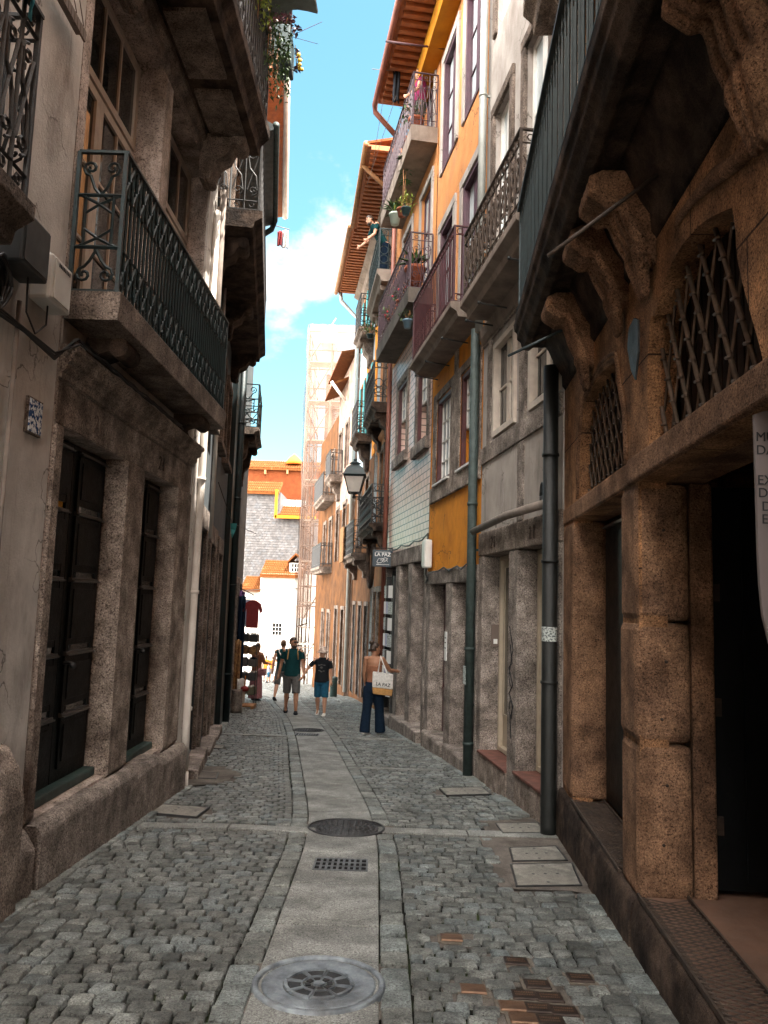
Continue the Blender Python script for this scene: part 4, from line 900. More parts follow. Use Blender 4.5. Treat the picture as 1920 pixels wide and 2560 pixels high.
balcony(fr, bR2, 7.2, 9.55, .45, 5.2, 5.42, 6.3, 'concrete', 'iron_rust', 'scroll', r=.011)
for qq in (7.6, 8.8, 9.4): b = MB(); b.tube([fr.P(qq, .04, 5.08), fr.P(qq, .40, 5.12)], .011, 6); b.tube([fr.P(qq, .40, 5.12), fr.P(qq, .43, 5.125)], .02, 8); b.build('awning_rod', 'iron_black', bR2)
b = MB(); b.tube([fr.P(10.02, .12, 2.52), fr.P(8.6, .11, 2.58), fr.P(7.2, .11, 2.56)], .045, 10); b.build('wall_conduit', 'pipe_stone', bR2)
downpipe(fr, bR2, 9.98, .1, 5.2, 12.0, .055, 'pipe_grey', rings=(6.5, 8.6, 10.4))
b = MB()
for x, y in ((1292, 1720), (1290, 1790), (1288, 1850)): pass
gp = [(8.62, 1.15), (8.55, .95), (8.66, .9), (8.52, .72), (8.64, .62), (8.5, .5), (8.6, .35), (8.56, .15)]
b.tube([fr.P(q, .033, z) for q, z in gp], .008, 4); b.tube([fr.P(q, .033, z) for q, z in ((8.66, 1.35), (8.52, 1.1), (8.58, 1.0), (8.66, .8), (8.6, .7))], .007, 4); b.tube([fr.P(8.58+.05*math.cos(a), .033, .45+.1*math.sin(a)) for a in [i*.6 for i in range(11)]], .007, 4); b.build('graffiti', 'ink', bR2)
t = thing('intercom', fr.P(9.93, .03, 1.2), 'small grey entry phone panel on the granite jamb of the far beige door', 'intercom')
b = MB(); b.hexa([fr.P(q, t_, z) for z in (1.05, 1.33) for q, t_ in ((9.845, -.2), (9.845, -.09), (9.83, -.09), (9.83, -.2))]); b.build('panel', 'scaffold_steel', t)
b = MB(); b.hexa([fr.P(q, t_, z) for z in (1.09, 1.15) for q, t_ in ((9.829, -.17), (9.829, -.12), (9.824, -.12), (9.824, -.17))]); b.build('button', 'sign_white', t)
t = thing('meter_box', fr.P(7.35, .05, 3.0), 'narrow white box on the render beside the black downpipe', 'wall box')
b = MB(); b.box(fr, 7.28, 7.44, .007, .10, 2.93, 3.32); b.build('housing', 'plastic_white', t, bevel=.02)
b = MB(); b.box(fr, 7.44, 7.445, .03, .08, 2.97, 3.28); b.build('lid', 'plastic_white', t)
b = MB()
for k in range(4): b.tube([fr.P(7.5+.03*k+.05*math.cos(a), .05, 2.68+(.1+.01*k)*math.sin(a)) for a in [2*PI*i/16 for i in range(17)]], .008, 5)
tag(b.build('cable_coil', 'rubber'), 'loop of black cable beside the black downpipe', 'cable coil')
# --- orange house
fr = R3
dz = [rect(10.1, 13.19, -2.6, 2.05)]
lo = dz+[rect(10.32, 11.22, 3.52, 4.96), rect(11.78, 12.76, 3.52, 4.96)]
bR3 = building(fr, 10.09, 13.2, 5.6, lo, 'plaster_orange', 'orange house with lattice sash windows and maroon doors')
up = [rect(10.4, 11.3, 5.75, 8.0), rect(11.9, 12.8, 5.75, 8.0), rect(10.4, 11.3, 9.1, 11.2), rect(11.9, 12.8, 9.1, 11.2)]
upper_wall(fr, bR3, 10.09, 13.2, 5.6, 12.1, up, 'plaster_peach')
b = MB(); b.add([fr.P(13.197, 0, 5.6), fr.P(13.197, -5, 5.6), fr.P(13.197, -5, 12.2), fr.P(13.197, 0, 12.2)], [(0, 1, 2, 3)]); b.add([fr.P(10.095, 0, 5.6), fr.P(10.095, -5, 5.6), fr.P(10.095, -5, 12.2), fr.P(10.095, 0, 12.2)], [(0, 1, 2, 3)]); b.add([fr.P(10.1, -.9, 5.4), fr.P(13.19, -.9, 5.4), fr.P(13.19, -.9, 12.1), fr.P(10.1, -.9, 12.1)], [(0, 1, 2, 3)]); b.build('upper_side_wall', 'plaster_peach', bR3, fix=False)
pieces(fr, bR3, 'doorway_pillar', 'granite_grey', [(a, c, -.4, .03, -2.2, 1.88) for a, c in ((12.91, 13.19), (11.43, 11.81), (10.1, 10.29))])
b = MB(); b.box(fr, 10.09, 13.19, -.4, .035, 1.881, 2.1); b.build('lintel', 'granite_grey', bR3, bevel=.015)
for a, c, z in ((10.3, 11.42, -.45), (11.82, 12.9, -.5)):
    door(fr, bR3, a, c, z, 1.87, .22, 'wood_maroon', 2, (.03, .3, .6, .97)); b = MB(); b.profile(fr, [(-.24, -1.7), (.1, -1.7), (.1, z-.03), (.07, z), (-.24, z)], a-.12, c+.12); b.build('door_step', 'granite_grey', bR3, bevel=.015)
b = MB()
b.box(fr, 10.1, 13.1, .0, .045, 3.24, 3.5); b.box(fr, 11.23, 11.77, .0, .03, 3.5, 5.1)
b.box(fr, 10.12, 10.31, .0, .03, 3.5, 5.1); b.box(fr, 12.77, 13.0, 0, .03, 3.5, 5.1); b.box(fr, 10.31, 11.23, 0, .03, 4.97, 5.1); b.box(fr, 11.77, 12.77, 0, .03, 4.97, 5.1); b.box(fr, 11.4, 11.6, 0, .028, 5.1, 5.45); b.build('window_surround', 'granite', bR3, bevel=.01)
for a, c, ol in ((10.32, 11.22, .62), (11.78, 12.76, .0)):
    w = window(fr, bR3, a, c, 3.52, 4.96, .12, 'wood_white', 4, 3 if ol else 4, .05, pane='glass_sky_painted', open_low=ol, case='wood_maroon', curtain=bool(ol))
    b = MB(); b.box(fr, a-.03, c+.03, -.1, .075, 3.5, 3.53); b.build('sill', 'wood_white', w)
for (q0, q1, z0, z1) in ((10.4, 11.3, 5.75, 8.0), (11.9, 12.8, 5.75, 8.0), (10.4, 11.3, 9.1, 11.2), (11.9, 12.8, 9.1, 11.2)):
    surround(fr, bR3, q0, q1, z0, z1, .16, 'plaster_light', .04); window(fr, bR3, q0, q1, z0, z1, .1, 'wood_purple', 1, 3, .07, leaf2=True, case='wood_purple', pane='glass_sky_painted')
balcony(fr, bR3, 10.12, 13.0, .45, 5.45, 5.66, 6.75, 'concrete', 'iron_maroon', 'bars', sp=.1)
for qq in (10.8, 11.9, 12.7): b = MB(); b.tube([fr.P(qq, .03, 5.33), fr.P(qq, .40, 5.37)], .011, 6); b.tube([fr.P(qq, .40, 5.37), fr.P(qq, .43, 5.375)], .02, 8); b.build('awning_rod', 'iron_black', bR3)
downpipe(fr, bR3, 10.16, .1, -.72, 5.3, .062, 'pipe_green', rings=(2.9, 1.0, -.2)); 
b = MB(); b.box(fr, 10.1, 10.22, .165, .168, .55, .78); b.build('sticker', 'sticker', bR3)
# eave over the orange and tiled houses
b = MB()
for i in range(26):
    q = 10.15+i*.2; b.box(fr, q, q+.085, .02, .80, 11.99, 12.07)
b.build('rafter', 'wood_eave', bR3)
b = MB(); b.box(fr, 10.1, 15.4, .0, .88, 12.07, 12.11); b.build('eave_board', 'wood_eave', bR3); b = MB(); b.box(fr, 10.1, 15.35, .0, .3, 11.55, 11.98); b.build('eave_cornice', 'paint_yellow', bR3)
b = MB(); b.profile(fr, [(.9, 12.12), (.9, 12.18), (-5, 13.8), (-5, 13.7)], 10.1, 15.4); b.build('roof', 'roof_tile', bR3)
b = MB(); b.tube([fr.P(10.1, .93, 12.1), fr.P(15.35, .93, 12.0), fr.P(15.45, .9, 11.9), fr.P(15.6, .1, 11.2)], .06, 10); b.build('gutter', 'pipe_brown', bR3)
t = thing('meter_box', fr.P(12.97, .05, 2.3), 'white utility box on the corner between the orange and the tiled house', 'wall box')
b = MB(); b.box(fr, 12.78, 13.02, .036, .16, 2.15, 2.62); b.build('housing', 'plastic_white', t, bevel=.02)
b = MB(); b.box(fr, 12.8, 13.0, .16, .168, 2.18, 2.59); b.build('lid', 'plastic_white', t)
t = thing('house_plaque', fr.P(11.6, .04, 1.0), 'white paper notice on the granite pillar between the maroon doors', 'notice'); b = MB(); b.box(fr, 11.66, 11.8, .031, .04, .72, 1.15); b.build('board', 'sign_white', t); b = MB()
for z in (1.05, .98, .9): b.box(fr, 11.69, 11.77, .04, .042, z, z+.015)
b.build('notice_line', 'ink', t)
cable('cable', [fr.P(10.2+i*.28, .06+.02*math.sin(i), 2.09+.035*math.sin(i*2.3)-.06*(i == 9)) for i in range(11)], .012, 'bundle of black cable above the maroon doors', group='cables along the right houses')
cable('cable', [fr.P(12.95, .07, 2.0), fr.P(13.0, .09, 1.9), fr.P(12.8, .1, 1.94), fr.P(13.05, .08, 2.05), fr.P(13.08, .05, 2.75), R4.P(13.5, .05, 2.66)]+[R4.P(13.8+i*.4, .05, 2.66+.03*math.sin(i*2)) for i in range(9)], .014, 'black cable looped below the white utility box', group='cables along the right houses')
# --- tiled house
fr = R4
lo = [rect(13.22, 17.28, -2.8, 2.55), rect(13.5, 14.4, 4.5, 6.15), rect(15.42, 16.42, 4.62, 6.2)]
bR4 = building(fr, 13.21, 17.3, 6.9, lo, 'tile_white', 'house faced with shiny white glazed tiles above granite doorways', sidemat='plaster_ochre')
up = [rect(13.6, 14.5, 7.2, 9.5), rect(15.4, 16.3, 7.2, 9.5), rect(13.6, 14.5, 10.3, 11.6), rect(15.4, 16.3, 10.3, 11.6)]
upper_wall(fr, bR4, 13.21, 17.3, 6.9, 11.9, up, 'plaster_peach')
b = MB(); b.add([fr.P(17.29, 0, 6.9), fr.P(17.29, -5, 6.9), fr.P(17.29, -5, 11.9), fr.P(17.29, 0, 11.9)], [(0, 1, 2, 3)]); b.add([fr.P(13.3, -.9, 6.8), fr.P(17.2, -.9, 6.8), fr.P(17.2, -.9, 11.9), fr.P(13.3, -.9, 11.9)], [(0, 1, 2, 3)]); b.add([fr.P(13.21, 0, 11.9), fr.P(17.29, 0, 11.9), fr.P(17.29, -5, 12.6), fr.P(13.21, -5, 12.6)], [(0, 1, 2, 3)]); b.build('upper_side_wall', 'plaster_peach', bR4, fix=False)
pieces(fr, bR4, 'doorway_pillar', 'granite_grey', [(a, c, -.4, .03, -2.4, 2.3) for a, c in ((13.22, 13.39), (14.36, 14.74), (15.61, 15.99), (17.16, 17.29))])
b = MB(); b.box(fr, 13.22, 17.29, -.4, .04, 2.301, 2.6); b.build('lintel', 'granite_grey', bR4, bevel=.015)
b = MB(); b.profile(fr, [(-.25, -1.9), (.12, -1.9), (.12, -.62), (-.25, -.58)], 13.3, 14.6); b.profile(fr, [(-.25, -1.9), (.12, -1.9), (.12, -.68), (-.25, -.64)], 14.62, 15.8); b.profile(fr, [(-.25, -1.9), (.1, -1.9), (.1, -.8), (-.25, -.77)], 15.82, 17.2); b.build('door_step', 'granite_grey', bR4, bevel=.015)
door(fr, bR4, 13.4, 14.35, -.55, 2.3, .24, 'wood_maroon', 1, (.03, .3, .6, .97)); door(fr, bR4, 14.75, 15.6, -.6, 2.3, .24, 'wood_black', 1)
b = MB(); bars(b, fr, 16.0, 17.15, -.7, 2.3, -.2, -.1, .07, 1, 1); b.build('shop_window', 'wood_black', bR4)
b = MB(); b.box(fr, 16.02, 17.13, -.18, -.17, -.65, 2.25); b.build('shop_glass', 'glass', bR4)
tt = thing('display_rack', fr.P(16.6, .1, -.3), 'rack of pale printed cards hung in the black shop front', 'display rack')
b = MB(); b.box(fr, 16.1, 16.14, -.05, .06, -.7, 2.1); b.box(fr, 16.9, 16.94, -.05, .06, -.7, 2.1); b.build('rack_post', 'iron_black', tt)
for i in range(7):
    for j in range(3): z = -.4+i*.34; q = 16.18+j*.25; b = MB(); b.hexa([fr.P(a, t_, zz) for zz in (z, z+.26) for a, t_ in ((q, .02+.05*(j % 2)), (q+.2, .1), (q+.2, .11), (q, .03+.05*(j % 2)))]); b.build('card', ('sign_white', 'cloth_grey', 'sticker', 'cloth_lilac')[(i*2+j) % 4], tt)
for (q0, q1, z0, z1) in ((13.5, 14.4, 4.5, 6.15), (15.42, 16.42, 4.62, 6.2)):
    surround(fr, bR4, q0, q1, z0, z1, .16, 'granite_grey', .03, sill=.22); window(fr, bR4, q0, q1, z0, z1, .12, 'wood_white', 3, 3, .05, pane='glass_sky_painted', open_low=.8, case='wood_maroon', curtain=True)
for h in up:
    q0, q1, z0, z1 = h[0][0], h[1][0], h[0][1], h[2][1]; surround(fr, bR4, q0, q1, z0, z1, .14, 'plaster_light', .035); window(fr, bR4, q0, q1, z0, z1, .1, 'wood_purple', 1, 3, .07, leaf2=True, pane='glass_sky_painted')
balcony(fr, bR4, 13.35, 16.95, .45, 6.92, 7.2, 8.25, 'concrete_dark', 'iron_purple', 'scroll', mould=False)
balcony(fr, bR4, 13.25, 16.6, .5, 9.95, 10.25, 11.3, 'concrete', 'iron_purple', 'scroll', mould=False)
b = MB(); tb(b, fr, [(17.22, -.9), (17.22, 11.5)], .08, .05, 10); b.build('downpipe', 'pipe_brown', bR4)
# --- ochre house
fr = R5
lo = [rect(17.7, 18.5, -.9, 1.75), rect(19.1, 19.9, -1, 1.8), rect(20.3, 21.0, -1.1, 1.8), rect(18.0, 18.8, 3.55, 5.5), rect(19.6, 20.4, 3.55, 5.5), rect(18.7, 19.8, 6.55, 8.8), rect(18.7, 19.7, 9.9, 11.8)]
bR5 = building(fr, 17.31, 21.4, 12.3, lo, 'plaster_ochre', 'ochre-brown house behind the street lamp with curved iron balconies')
for i, h in enumerate(lo):
    q0, q1, z0, z1 = h[0][0], h[1][0], h[0][1], h[2][1]; surround(fr, bR5, q0, q1, z0, z1, .14, 'granite' if i < 3 else 'cornice', .05)
    if i < 3: door(fr, bR5, q0, q1, z0, z1, .22, 'wood_maroon' if i % 2 else 'wood_black', 1)
    else: window(fr, bR5, q0, q1, z0, z1, .15, 'wood_cream' if i < 5 else 'wood_purple', 1, 3, .06, leaf2=True)
for pr_ in ([(0, 5.6), (.04, 5.65), (.05, 5.75), (.12, 5.8), (.15, 5.88), (0, 5.9)], [(0, 2.9), (.06, 2.95), (.08, 3.05), (0, 3.05)]): b = MB(); b.profile(fr, pr_, 17.35, 21.35); b.build('cornice', 'plaster_ochre', bR5)
b = MB()
for a, c, z0, z1 in ((17.5, 17.8, 3.6, 5.4), (19.0, 19.4, 3.6, 5.4), (17.9, 18.5, 6.3, 9)): b.box(fr, a, c, 0, .02, z0, z1)
b.build('raised_panel', 'plaster_orange', bR5, bevel=.005)
balcony(fr, bR5, 17.95, 21.2, .5, 3.2, 3.38, 4.3, 'granite_soot', 'iron_black', 'rings', r=.013, brackets=((18.3, .25, .7, .4), (20.8, .25, .7, .4)))
b = MB(); b.tube([fr.P(19.0+.75*math.cos(a)*.9, .35, 2.9+1.0*math.sin(a)) for a in [PI+PI*i/14 for i in range(15)]], .05, 8); b.build('balcony_swag', 'granite_soot', bR5)
balcony(fr, bR5, 18.3, 20.6, .5, 6.12, 6.36, 7.4, 'granite_soot', 'iron_black', 'rings', r=.012, brackets=((18.6, .3, .6, .42), (20.3, .3, .6, .42)))
balcony(fr, bR5, 18.1, 20.8, .5, 9.35, 9.65, 10.7, 'concrete', 'iron_teal_grey', 'rings', r=.011, brackets=((18.5, .3, .5, .4), (20.4, .3, .5, .4)))
# --- blue tiled house
fr = R6
lo = [rect(21.8, 22.5, -1.2, 1.4), rect(23.3, 24.0, -1.3, 1.4), rect(24.9, 25.6, -1.4, 1.4), rect(22.4, 23.2, 3.3, 5.2), rect(24.3, 25.1, 3.3, 5.2), rect(22.5, 23.3, 6.6, 8.6), rect(24.4, 25.2, 6.6, 8.6), rect(22.5, 23.3, 9.9, 11.6), rect(24.4, 25.2, 9.9, 11.6)]
bR6 = building(fr, 21.41, 26.3, 12.3, lo, 'tile_blue', 'blue-grey tiled house with turquoise shutters and small iron balconies')
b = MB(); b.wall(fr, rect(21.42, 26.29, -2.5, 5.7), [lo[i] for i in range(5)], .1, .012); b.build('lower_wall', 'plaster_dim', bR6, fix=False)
b = MB(); b.box(fr, 21.45, 22.0, .0, .03, 5.71, 12.2); b.box(fr, 23.6, 24.0, .0, .03, 5.71, 12.2); b.build('pilaster', 'plaster_orange', bR6)
for i, h in enumerate(lo):
    q0, q1, z0, z1 = h[0][0], h[1][0], h[0][1], h[2][1]; surround(fr, bR6, q0, q1, z0, z1, .13, 'cornice' if i < 5 else 'plaster_ochre', .04)
    if i < 3: door(fr, bR6, q0, q1, z0, z1, .22, 'wood_black', 1)
    else:
        w = window(fr, bR6, q0, q1, z0, z1, .15, 'wood_white' if i > 4 else 'wood_brown', 1, 3, .06, leaf2=True)
        if i > 4:
            for s, q in ((-1, q0), (1, q1)): b = MB(); b.box(fr, min(q, q+s*.3), max(q, q+s*.3), .046, .075, z0, z1); b.build('shutter', 'wood_teal', w)
for zs, zr in ((6.2, 7.4), (9.45, 10.7)): balcony(fr, bR6, 22.2, 23.6, .5, zs, zs+.22, zr, 'granite_soot' if zs < 9 else 'cornice', 'iron_black', 'rings', r=.013, brackets=((22.9, .5, .8, .42),))
balcony(fr, bR6, 22.0, 25.4, .5, 2.7, 2.9, 3.85, 'cornice', 'iron_black', 'rings', r=.013, brackets=((22.4, .3, .5, .4), (25, .3, .5, .4)))
downpipe(fr, bR6, 26.2, .14, -1.5, 11.4, .07, 'pipe_grey', rings=(3, 6, 9), top=[(26.2, .75, 12.0), (26.2, .8, 12.3)])
t = thing('blanket', fr.P(24.6, .6, 3.3), 'brown striped blanket hung over a low balcony rail in the distance', 'blanket'); b = MB(); b.box(R6, 24.2, 25.36, .52, .56, 2.75, 3.87); b.build('cloth', 'cloth_stripes', t)
# shared eave with rafters
e0, e1 = 17.35, 26.3
def FE(q): return R5 if q < 18.6 else (R6 if q < 22.8 else R7)
b = MB(); g = MB(); rf = MB(); cor = MB()
for i in range(44):
    q = e0+i*.2; f_ = R5 if q < 21.4 else R6; b.box(f_, q, q+.09, .0, .82, 12.26, 12.34)
for f_, a, c in ((R5, 17.35, 21.4), (R6, 21.41, 26.3)):
    g.box(f_, a, c, 0, .9, 12.34, 12.38); rf.profile(f_, [(.93, 12.4), (.93, 12.46), (-5, 14), (-5, 13.9)], a, c); cor.profile(f_, [(0, 11.85), (.1, 11.9), (.14, 12.1), (.3, 12.2), (.3, 12.25), (0, 12.25)], a, c)
b.build('rafter', 'wood_eave', bR5); g.build('eave_board', 'wood_eave', bR5); rf.build('roof', 'roof_tile', bR5); cor.build('eave_cornice', 'concrete', bR5)
b = MB(); b.tube([R5.P(17.35, .95, 12.4), R5.P(21.4, .95, 12.36), R6.P(21.45, .95, 12.36), R6.P(26.3, .95, 12.32)], .07, 10)
b.tube([R5.P(18.2, .95, 12.35), R5.P(18.3, .15, 11.7)], .06, 8); b.build('gutter', 'wood_brown', bR5)
# --- rough old white wall house and distant ochre house
fr = R7
lo = [rect(26.9, 27.6, -1.4, 1.2), rect(28.6, 29.4, -1.5, 1.2), rect(27.3, 28.1, 3, 5), rect(29.2, 30, 3, 5), rect(27.4, 28.1, 6.4, 8.0), rect(29.2, 30, 6.4, 8.0)]
bR7 = building(fr, 26.31, 30.5, 10.2, lo, 'brick_rough', 'weathered pale stone house with a short tiled eave in the distance on the right')
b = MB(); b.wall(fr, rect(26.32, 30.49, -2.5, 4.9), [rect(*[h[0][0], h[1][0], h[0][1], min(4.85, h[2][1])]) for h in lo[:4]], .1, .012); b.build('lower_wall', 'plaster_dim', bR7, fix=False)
for i, h in enumerate(lo):
    q0, q1, z0, z1 = h[0][0], h[1][0], h[0][1], h[2][1]; surround(fr, bR7, q0, q1, z0, z1, .13, 'cornice', .04)
    if i < 2: door(fr, bR7, q0, q1, z0, z1, .22, 'wood_black', 1)
    else: window(fr, bR7, q0, q1, z0, z1, .15, 'wood_brown', 1, 3, .06, leaf2=True)
balcony(fr, bR7, 28.8, 30.3, .5, 6.0, 6.25, 7.2, 'cornice', 'iron_black', 'bars', r=.013, brackets=((29.5, .4, .7, .4),), sp=.14)
b = MB(); b.profile(fr, [(.6, 9.5), (.6, 9.56), (-.1, 9.9), (-.1, 9.8)], 28, 30.6); b.profile(fr, [(.5, 10.2), (.5, 10.26), (-5, 11.6), (-5, 11.5)], 26.4, 30.5); b.build('roof', 'roof_yellow', bR7)
b = MB(); b.tube([fr.P(28, .65, 9.6), fr.P(28.0, .1, 8.9)], .06, 8); b.build('gutter', 'metal_white', bR7)
fr = R8
lo = [rect(31, 31.7, -1.8, 1), rect(33, 33.7, -2, 1), rect(31.4, 32.2, 3, 4.8), rect(33.5, 34.3, 3, 4.8), rect(31.4, 32.2, 6, 7.6), rect(33.5, 34.3, 6, 7.6)]
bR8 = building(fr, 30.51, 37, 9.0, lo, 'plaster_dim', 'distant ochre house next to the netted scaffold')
for i, h in enumerate(lo):
    q0, q1, z0, z1 = h[0][0], h[1][0], h[0][1], h[2][1]; surround(fr, bR8, q0, q1, z0, z1, .15, 'cornice', .05); window(fr, bR8, q0, q1, z0, z1, .15, 'wood_brown', 1, 3, .06)
balcony(fr, bR8, 31, 34.6, .5, 5.5, 5.75, 6.7, 'cornice', 'iron_black', 'bars', r=.015, sp=.16)
balcony(fr, bR8, 31, 34.6, .5, 2.6, 2.85, 3.8, 'cornice', 'iron_black', 'bars', r=.015, sp=.16)
# behind the camera the street goes on: one plain continuation each side
# ================================================================ END OF THE STREET
def wx(x, y, Y): p = at_y(x, y, Y); return p
def facing_box(name, m, par, x0, x1, ytop, ybot, Y, dep, zt=None, zb=None, bevel=0):
    a, c = at_y(x0, 1450, Y).x, at_y(x1, 1450, Y).x; z1 = at_y((x0+x1)/2, ytop, Y).z if zt is None else zt; z0 = at_y((x0+x1)/2, ybot, Y).z if zb is None else zb
    b = MB(); b.wbox(a, c, Y, Y+dep, z0, z1); return b.build(name, m, par, bevel=bevel)
we = thing('end_house', (-8, 60, gz(60)), 'sunlit white house with yellow tiled roof closing the end of the street', 'building')
facing_box('wall', 'plaster_sunny', we, 651, 1000, 1438, 1700, 60, 8, zb=-7)
facing_box('low_wall', 'plaster_sunny', we, 380, 650.5, 1472, 1700, 60.3, 8, zb=-7)
Fe = Fr((-40, 60), (-41, 60), 1)
def ebox(b, x0, x1, y0, y1, Y, t0, t1):
    ym, xm = (y0+y1)/2, (x0+x1)/2; b.wbox(at_y(x0, ym, Y).x, at_y(x1, ym, Y).x, Y-t1, Y-t0, at_y(xm, y1, Y).z, at_y(xm, y0, Y).z)
def ewin(x0, x1, y0, y1, nx, nz, Y=60, surr='wood_cream', dark=1):
    b = MB(); m = 3.2
    for q in ((x0-m, x0, y0-m, y1+m), (x1, x1+m, y0-m, y1+m), (x0, x1, y0-m, y0), (x0, x1, y1, y1+m)): ebox(b, *q, Y, -.05, .09)
    w = b.build('window', surr, we); b = MB(); ebox(b, x0, x1, y0, y1, Y, -.02, .012); b.build('pane', 'dark_inside' if dark else 'glass_sky_painted', w)
    b = MB()
    for i in range(nx+1): x = x0+(x1-x0)*i/nx; ebox(b, x-.5, x+.5, y0, y1, Y, .013, .04)
    for i in range(nz+1): y = y0+(y1-y0)*i/nz; ebox(b, x0, x1, y-.5, y+.5, Y, .013, .039)
    b.build('sash', 'wood_white', w)
ewin(681, 704, 1558, 1588, 3, 3); ewin(724, 748, 1475, 1511, 3, 4, dark=0); ewin(634, 646, 1487, 1500, 2, 2, 60.3, dark=0)
def slope(name, m, par, pts, th=.12):
    b = MB(); n = len(pts); b.add([p for p in pts]+[p-Vector((0, 0, th)) for p in pts], [tuple(range(n)), tuple(range(n, 2*n))[::-1]]+[(i, (i+1) % n, (i+1) % n+n, i+n) for i in range(n)]); return b.build(name, m, par)
def tiled(par, x0, x1, ylo, yhi, Ya, Yb, m='roof_yellow', rows=7, cols=24, name='roof'):
    b = MB(); A0, A1, B0, B1 = at_y(x0, ylo, Ya), at_y(x1, ylo, Ya), at_y(x0, yhi, Yb), at_y(x1, yhi, Yb)
    A0.z = A1.z = (A0.z+A1.z)/2; B0.z = B1.z = (B0.z+B1.z)/2; B0.x = A0.x; B1.x = A1.x
    b.add([A0, A1, B1, B0, A0-Vector((0, 0, .15)), A1-Vector((0, 0, .15)), B1-Vector((0, 0, .15)), B0-Vector((0, 0, .15))], [(0, 1, 2, 3), (4, 7, 6, 5), (0, 4, 5, 1), (3, 2, 6, 7), (0, 3, 7, 4), (1, 5, 6, 2)])
    r = b.build(name, m, par); b = MB()
    for i in range(cols):
        f = (i+.5)/cols; 
        for j in range(rows):
            g0, g1 = j/rows, (j+1.12)/rows; p = A0.lerp(A1, f).lerp(B0.lerp(B1, f), g0)+Vector((0, 0, .05)); q = A0.lerp(A1, f).lerp(B0.lerp(B1, f), min(1, g1))+Vector((0, 0, .0)); b.tube([p, q], (A1.x-A0.x)/cols*.42, 6)
    b.build('roof_tiles', m, r); return r
tiled(we, 649, 759, 1440, 1402, 59.7, 62.5); tiled(we, 600, 652, 1474, 1441, 60.0, 62.5, cols=12)
b = MB(); ebox(b, 722, 753, 1407, 1433, 60, -1.5, -.4); dmr = b.build('dormer', 'plaster_sunny', we)
b = MB(); ebox(b, 729, 749, 1409, 1430, 60.4, .0, .05); b.build('dormer_pane', 'dark_inside', dmr)
b = MB()
for i in range(4): x = 729+20*i/3; ebox(b, x-.8, x+.8, 1408, 1431, 60.4, .051, .1)
for i in range(3): y = 1409+21*i/2; ebox(b, 728, 750, y-.8, y+.8, 60.4, .051, .098)
b.build('dormer_sash', 'wood_white', dmr)
P, Q, R_ = at_y(718, 1408, 60.3), at_y(757, 1408, 60.3), at_y(739, 1387, 60.3)
b = MB(); d = Vector((0, 2.2, 0))
for a, c in ((P, R_), (R_, Q)): u = Vector((0, 0, .14)); b.hexa([a, c, c+d, a+d, a+u, c+u, c+d+u, a+d+u])
b.build('dormer_roof', 'roof_yellow', dmr)
b = MB(); ebox(b, 651, 757, 1655, 1700, 60, .0, .15); b.build('shaded_base', 'concrete', we)  # grey strip painted in for the shaded foot of the white wall
cable('cable', [at_y(x, y, 59.8) for x, y in ((560, 1480), (651, 1474), (668, 1468), (700, 1468), (757, 1472))], .03, 'dark cable strung along the white end house', group='cables at the end house')
# slate hung gable behind
ws = thing('slate_house', (-9, 64, gz(64)), 'house hung with scalloped grey slates behind the white end house', 'building')
facing_box('wall', 'slate_scale', ws, 596, 692, 1229, 1700, 64, 5, zb=-5); facing_box('wall', 'slate_scale', ws, 692.2, 800, 1296, 1700, 64.01, 5, zb=-5)
b = MB(); sw = 8.2/1923*64; sh = 6.4/1923*64; x = at_y(598, 1400, 63.97).x; xe = at_y(768, 1400, 63.97).x; z = at_y(650, 1446, 64).z; zt1 = at_y(650, 1231, 64).z; zt2 = at_y(730, 1298, 64).z; xs = at_y(692, 1300, 64).x; r = 0
while z < zt1:
    xx = x+(sw/2 if r % 2 else 0)
    while xx < xe:
        if z < (zt1 if xx < xs else zt2):
            k = random.uniform(-.012, .012); pts = [Vector((xx+sw*.52*math.cos(a), 63.93+k, z+sh*.75*math.sin(a))) for a in [PI+PI*i/6 for i in range(7)]]+[Vector((xx+sw*.5, 63.99, z+sh)), Vector((xx-sw*.5, 63.99, z+sh))]
            b.add(pts, [tuple(range(len(pts)))])
        xx += sw
    z += sh; r += 1
b.build('slates', 'slate_scale', ws, fix=False)
tiled(ws, 594, 697, 1230, 1205, 63.6, 66, cols=20, rows=4)
b = MB(); ebox(b, 688, 694, 1225, 1296, 63.6, 0, .3); ebox(b, 688, 790, 1290, 1297, 63.6, 0, .3); b.build('trim', 'paint_yellow', ws)
tiled(ws, 694, 790, 1290, 1266, 63.7, 66, cols=20, rows=4)
b = MB(); ebox(b, 700, 737, 1250, 1268, 66, 0, .1); ebox(b, 739, 770, 1251, 1274, 66, 0, .1); fw = b.build('dormer_frame', 'wood_white', ws)
b = MB(); ebox(b, 703, 717, 1253, 1265, 66, .1, .12); ebox(b, 719, 735, 1253, 1265, 66, .1, .12); ebox(b, 742, 768, 1254, 1271, 66, .1, .12); b.build('pane', 'glass_sky_painted', fw)
wo = thing('sheet_clad_house', (-7, 70, gz(70)), 'tall house clad in orange corrugated sheet at the far end', 'building')
facing_box('wall', 'sheet_orange', wo, 600, 860, 1169, 1700, 70, 6, zb=-5)
b = MB()
for i in range(100): x = 600+2.3*i; ebox(b, x, x+1.1, 1172, 1300, 70, -.05, .09)
b.build('corrugation', 'sheet_orange', wo)
b = MB()
for x in (663, 718, 765): ebox(b, x, x+4, 1177, 1187, 70, .09, .6)
b.build('chimney_stub', 'wood_brown', wo)
tiled(wo, 598, 860, 1172, 1155, 69.6, 73, cols=44, rows=4)
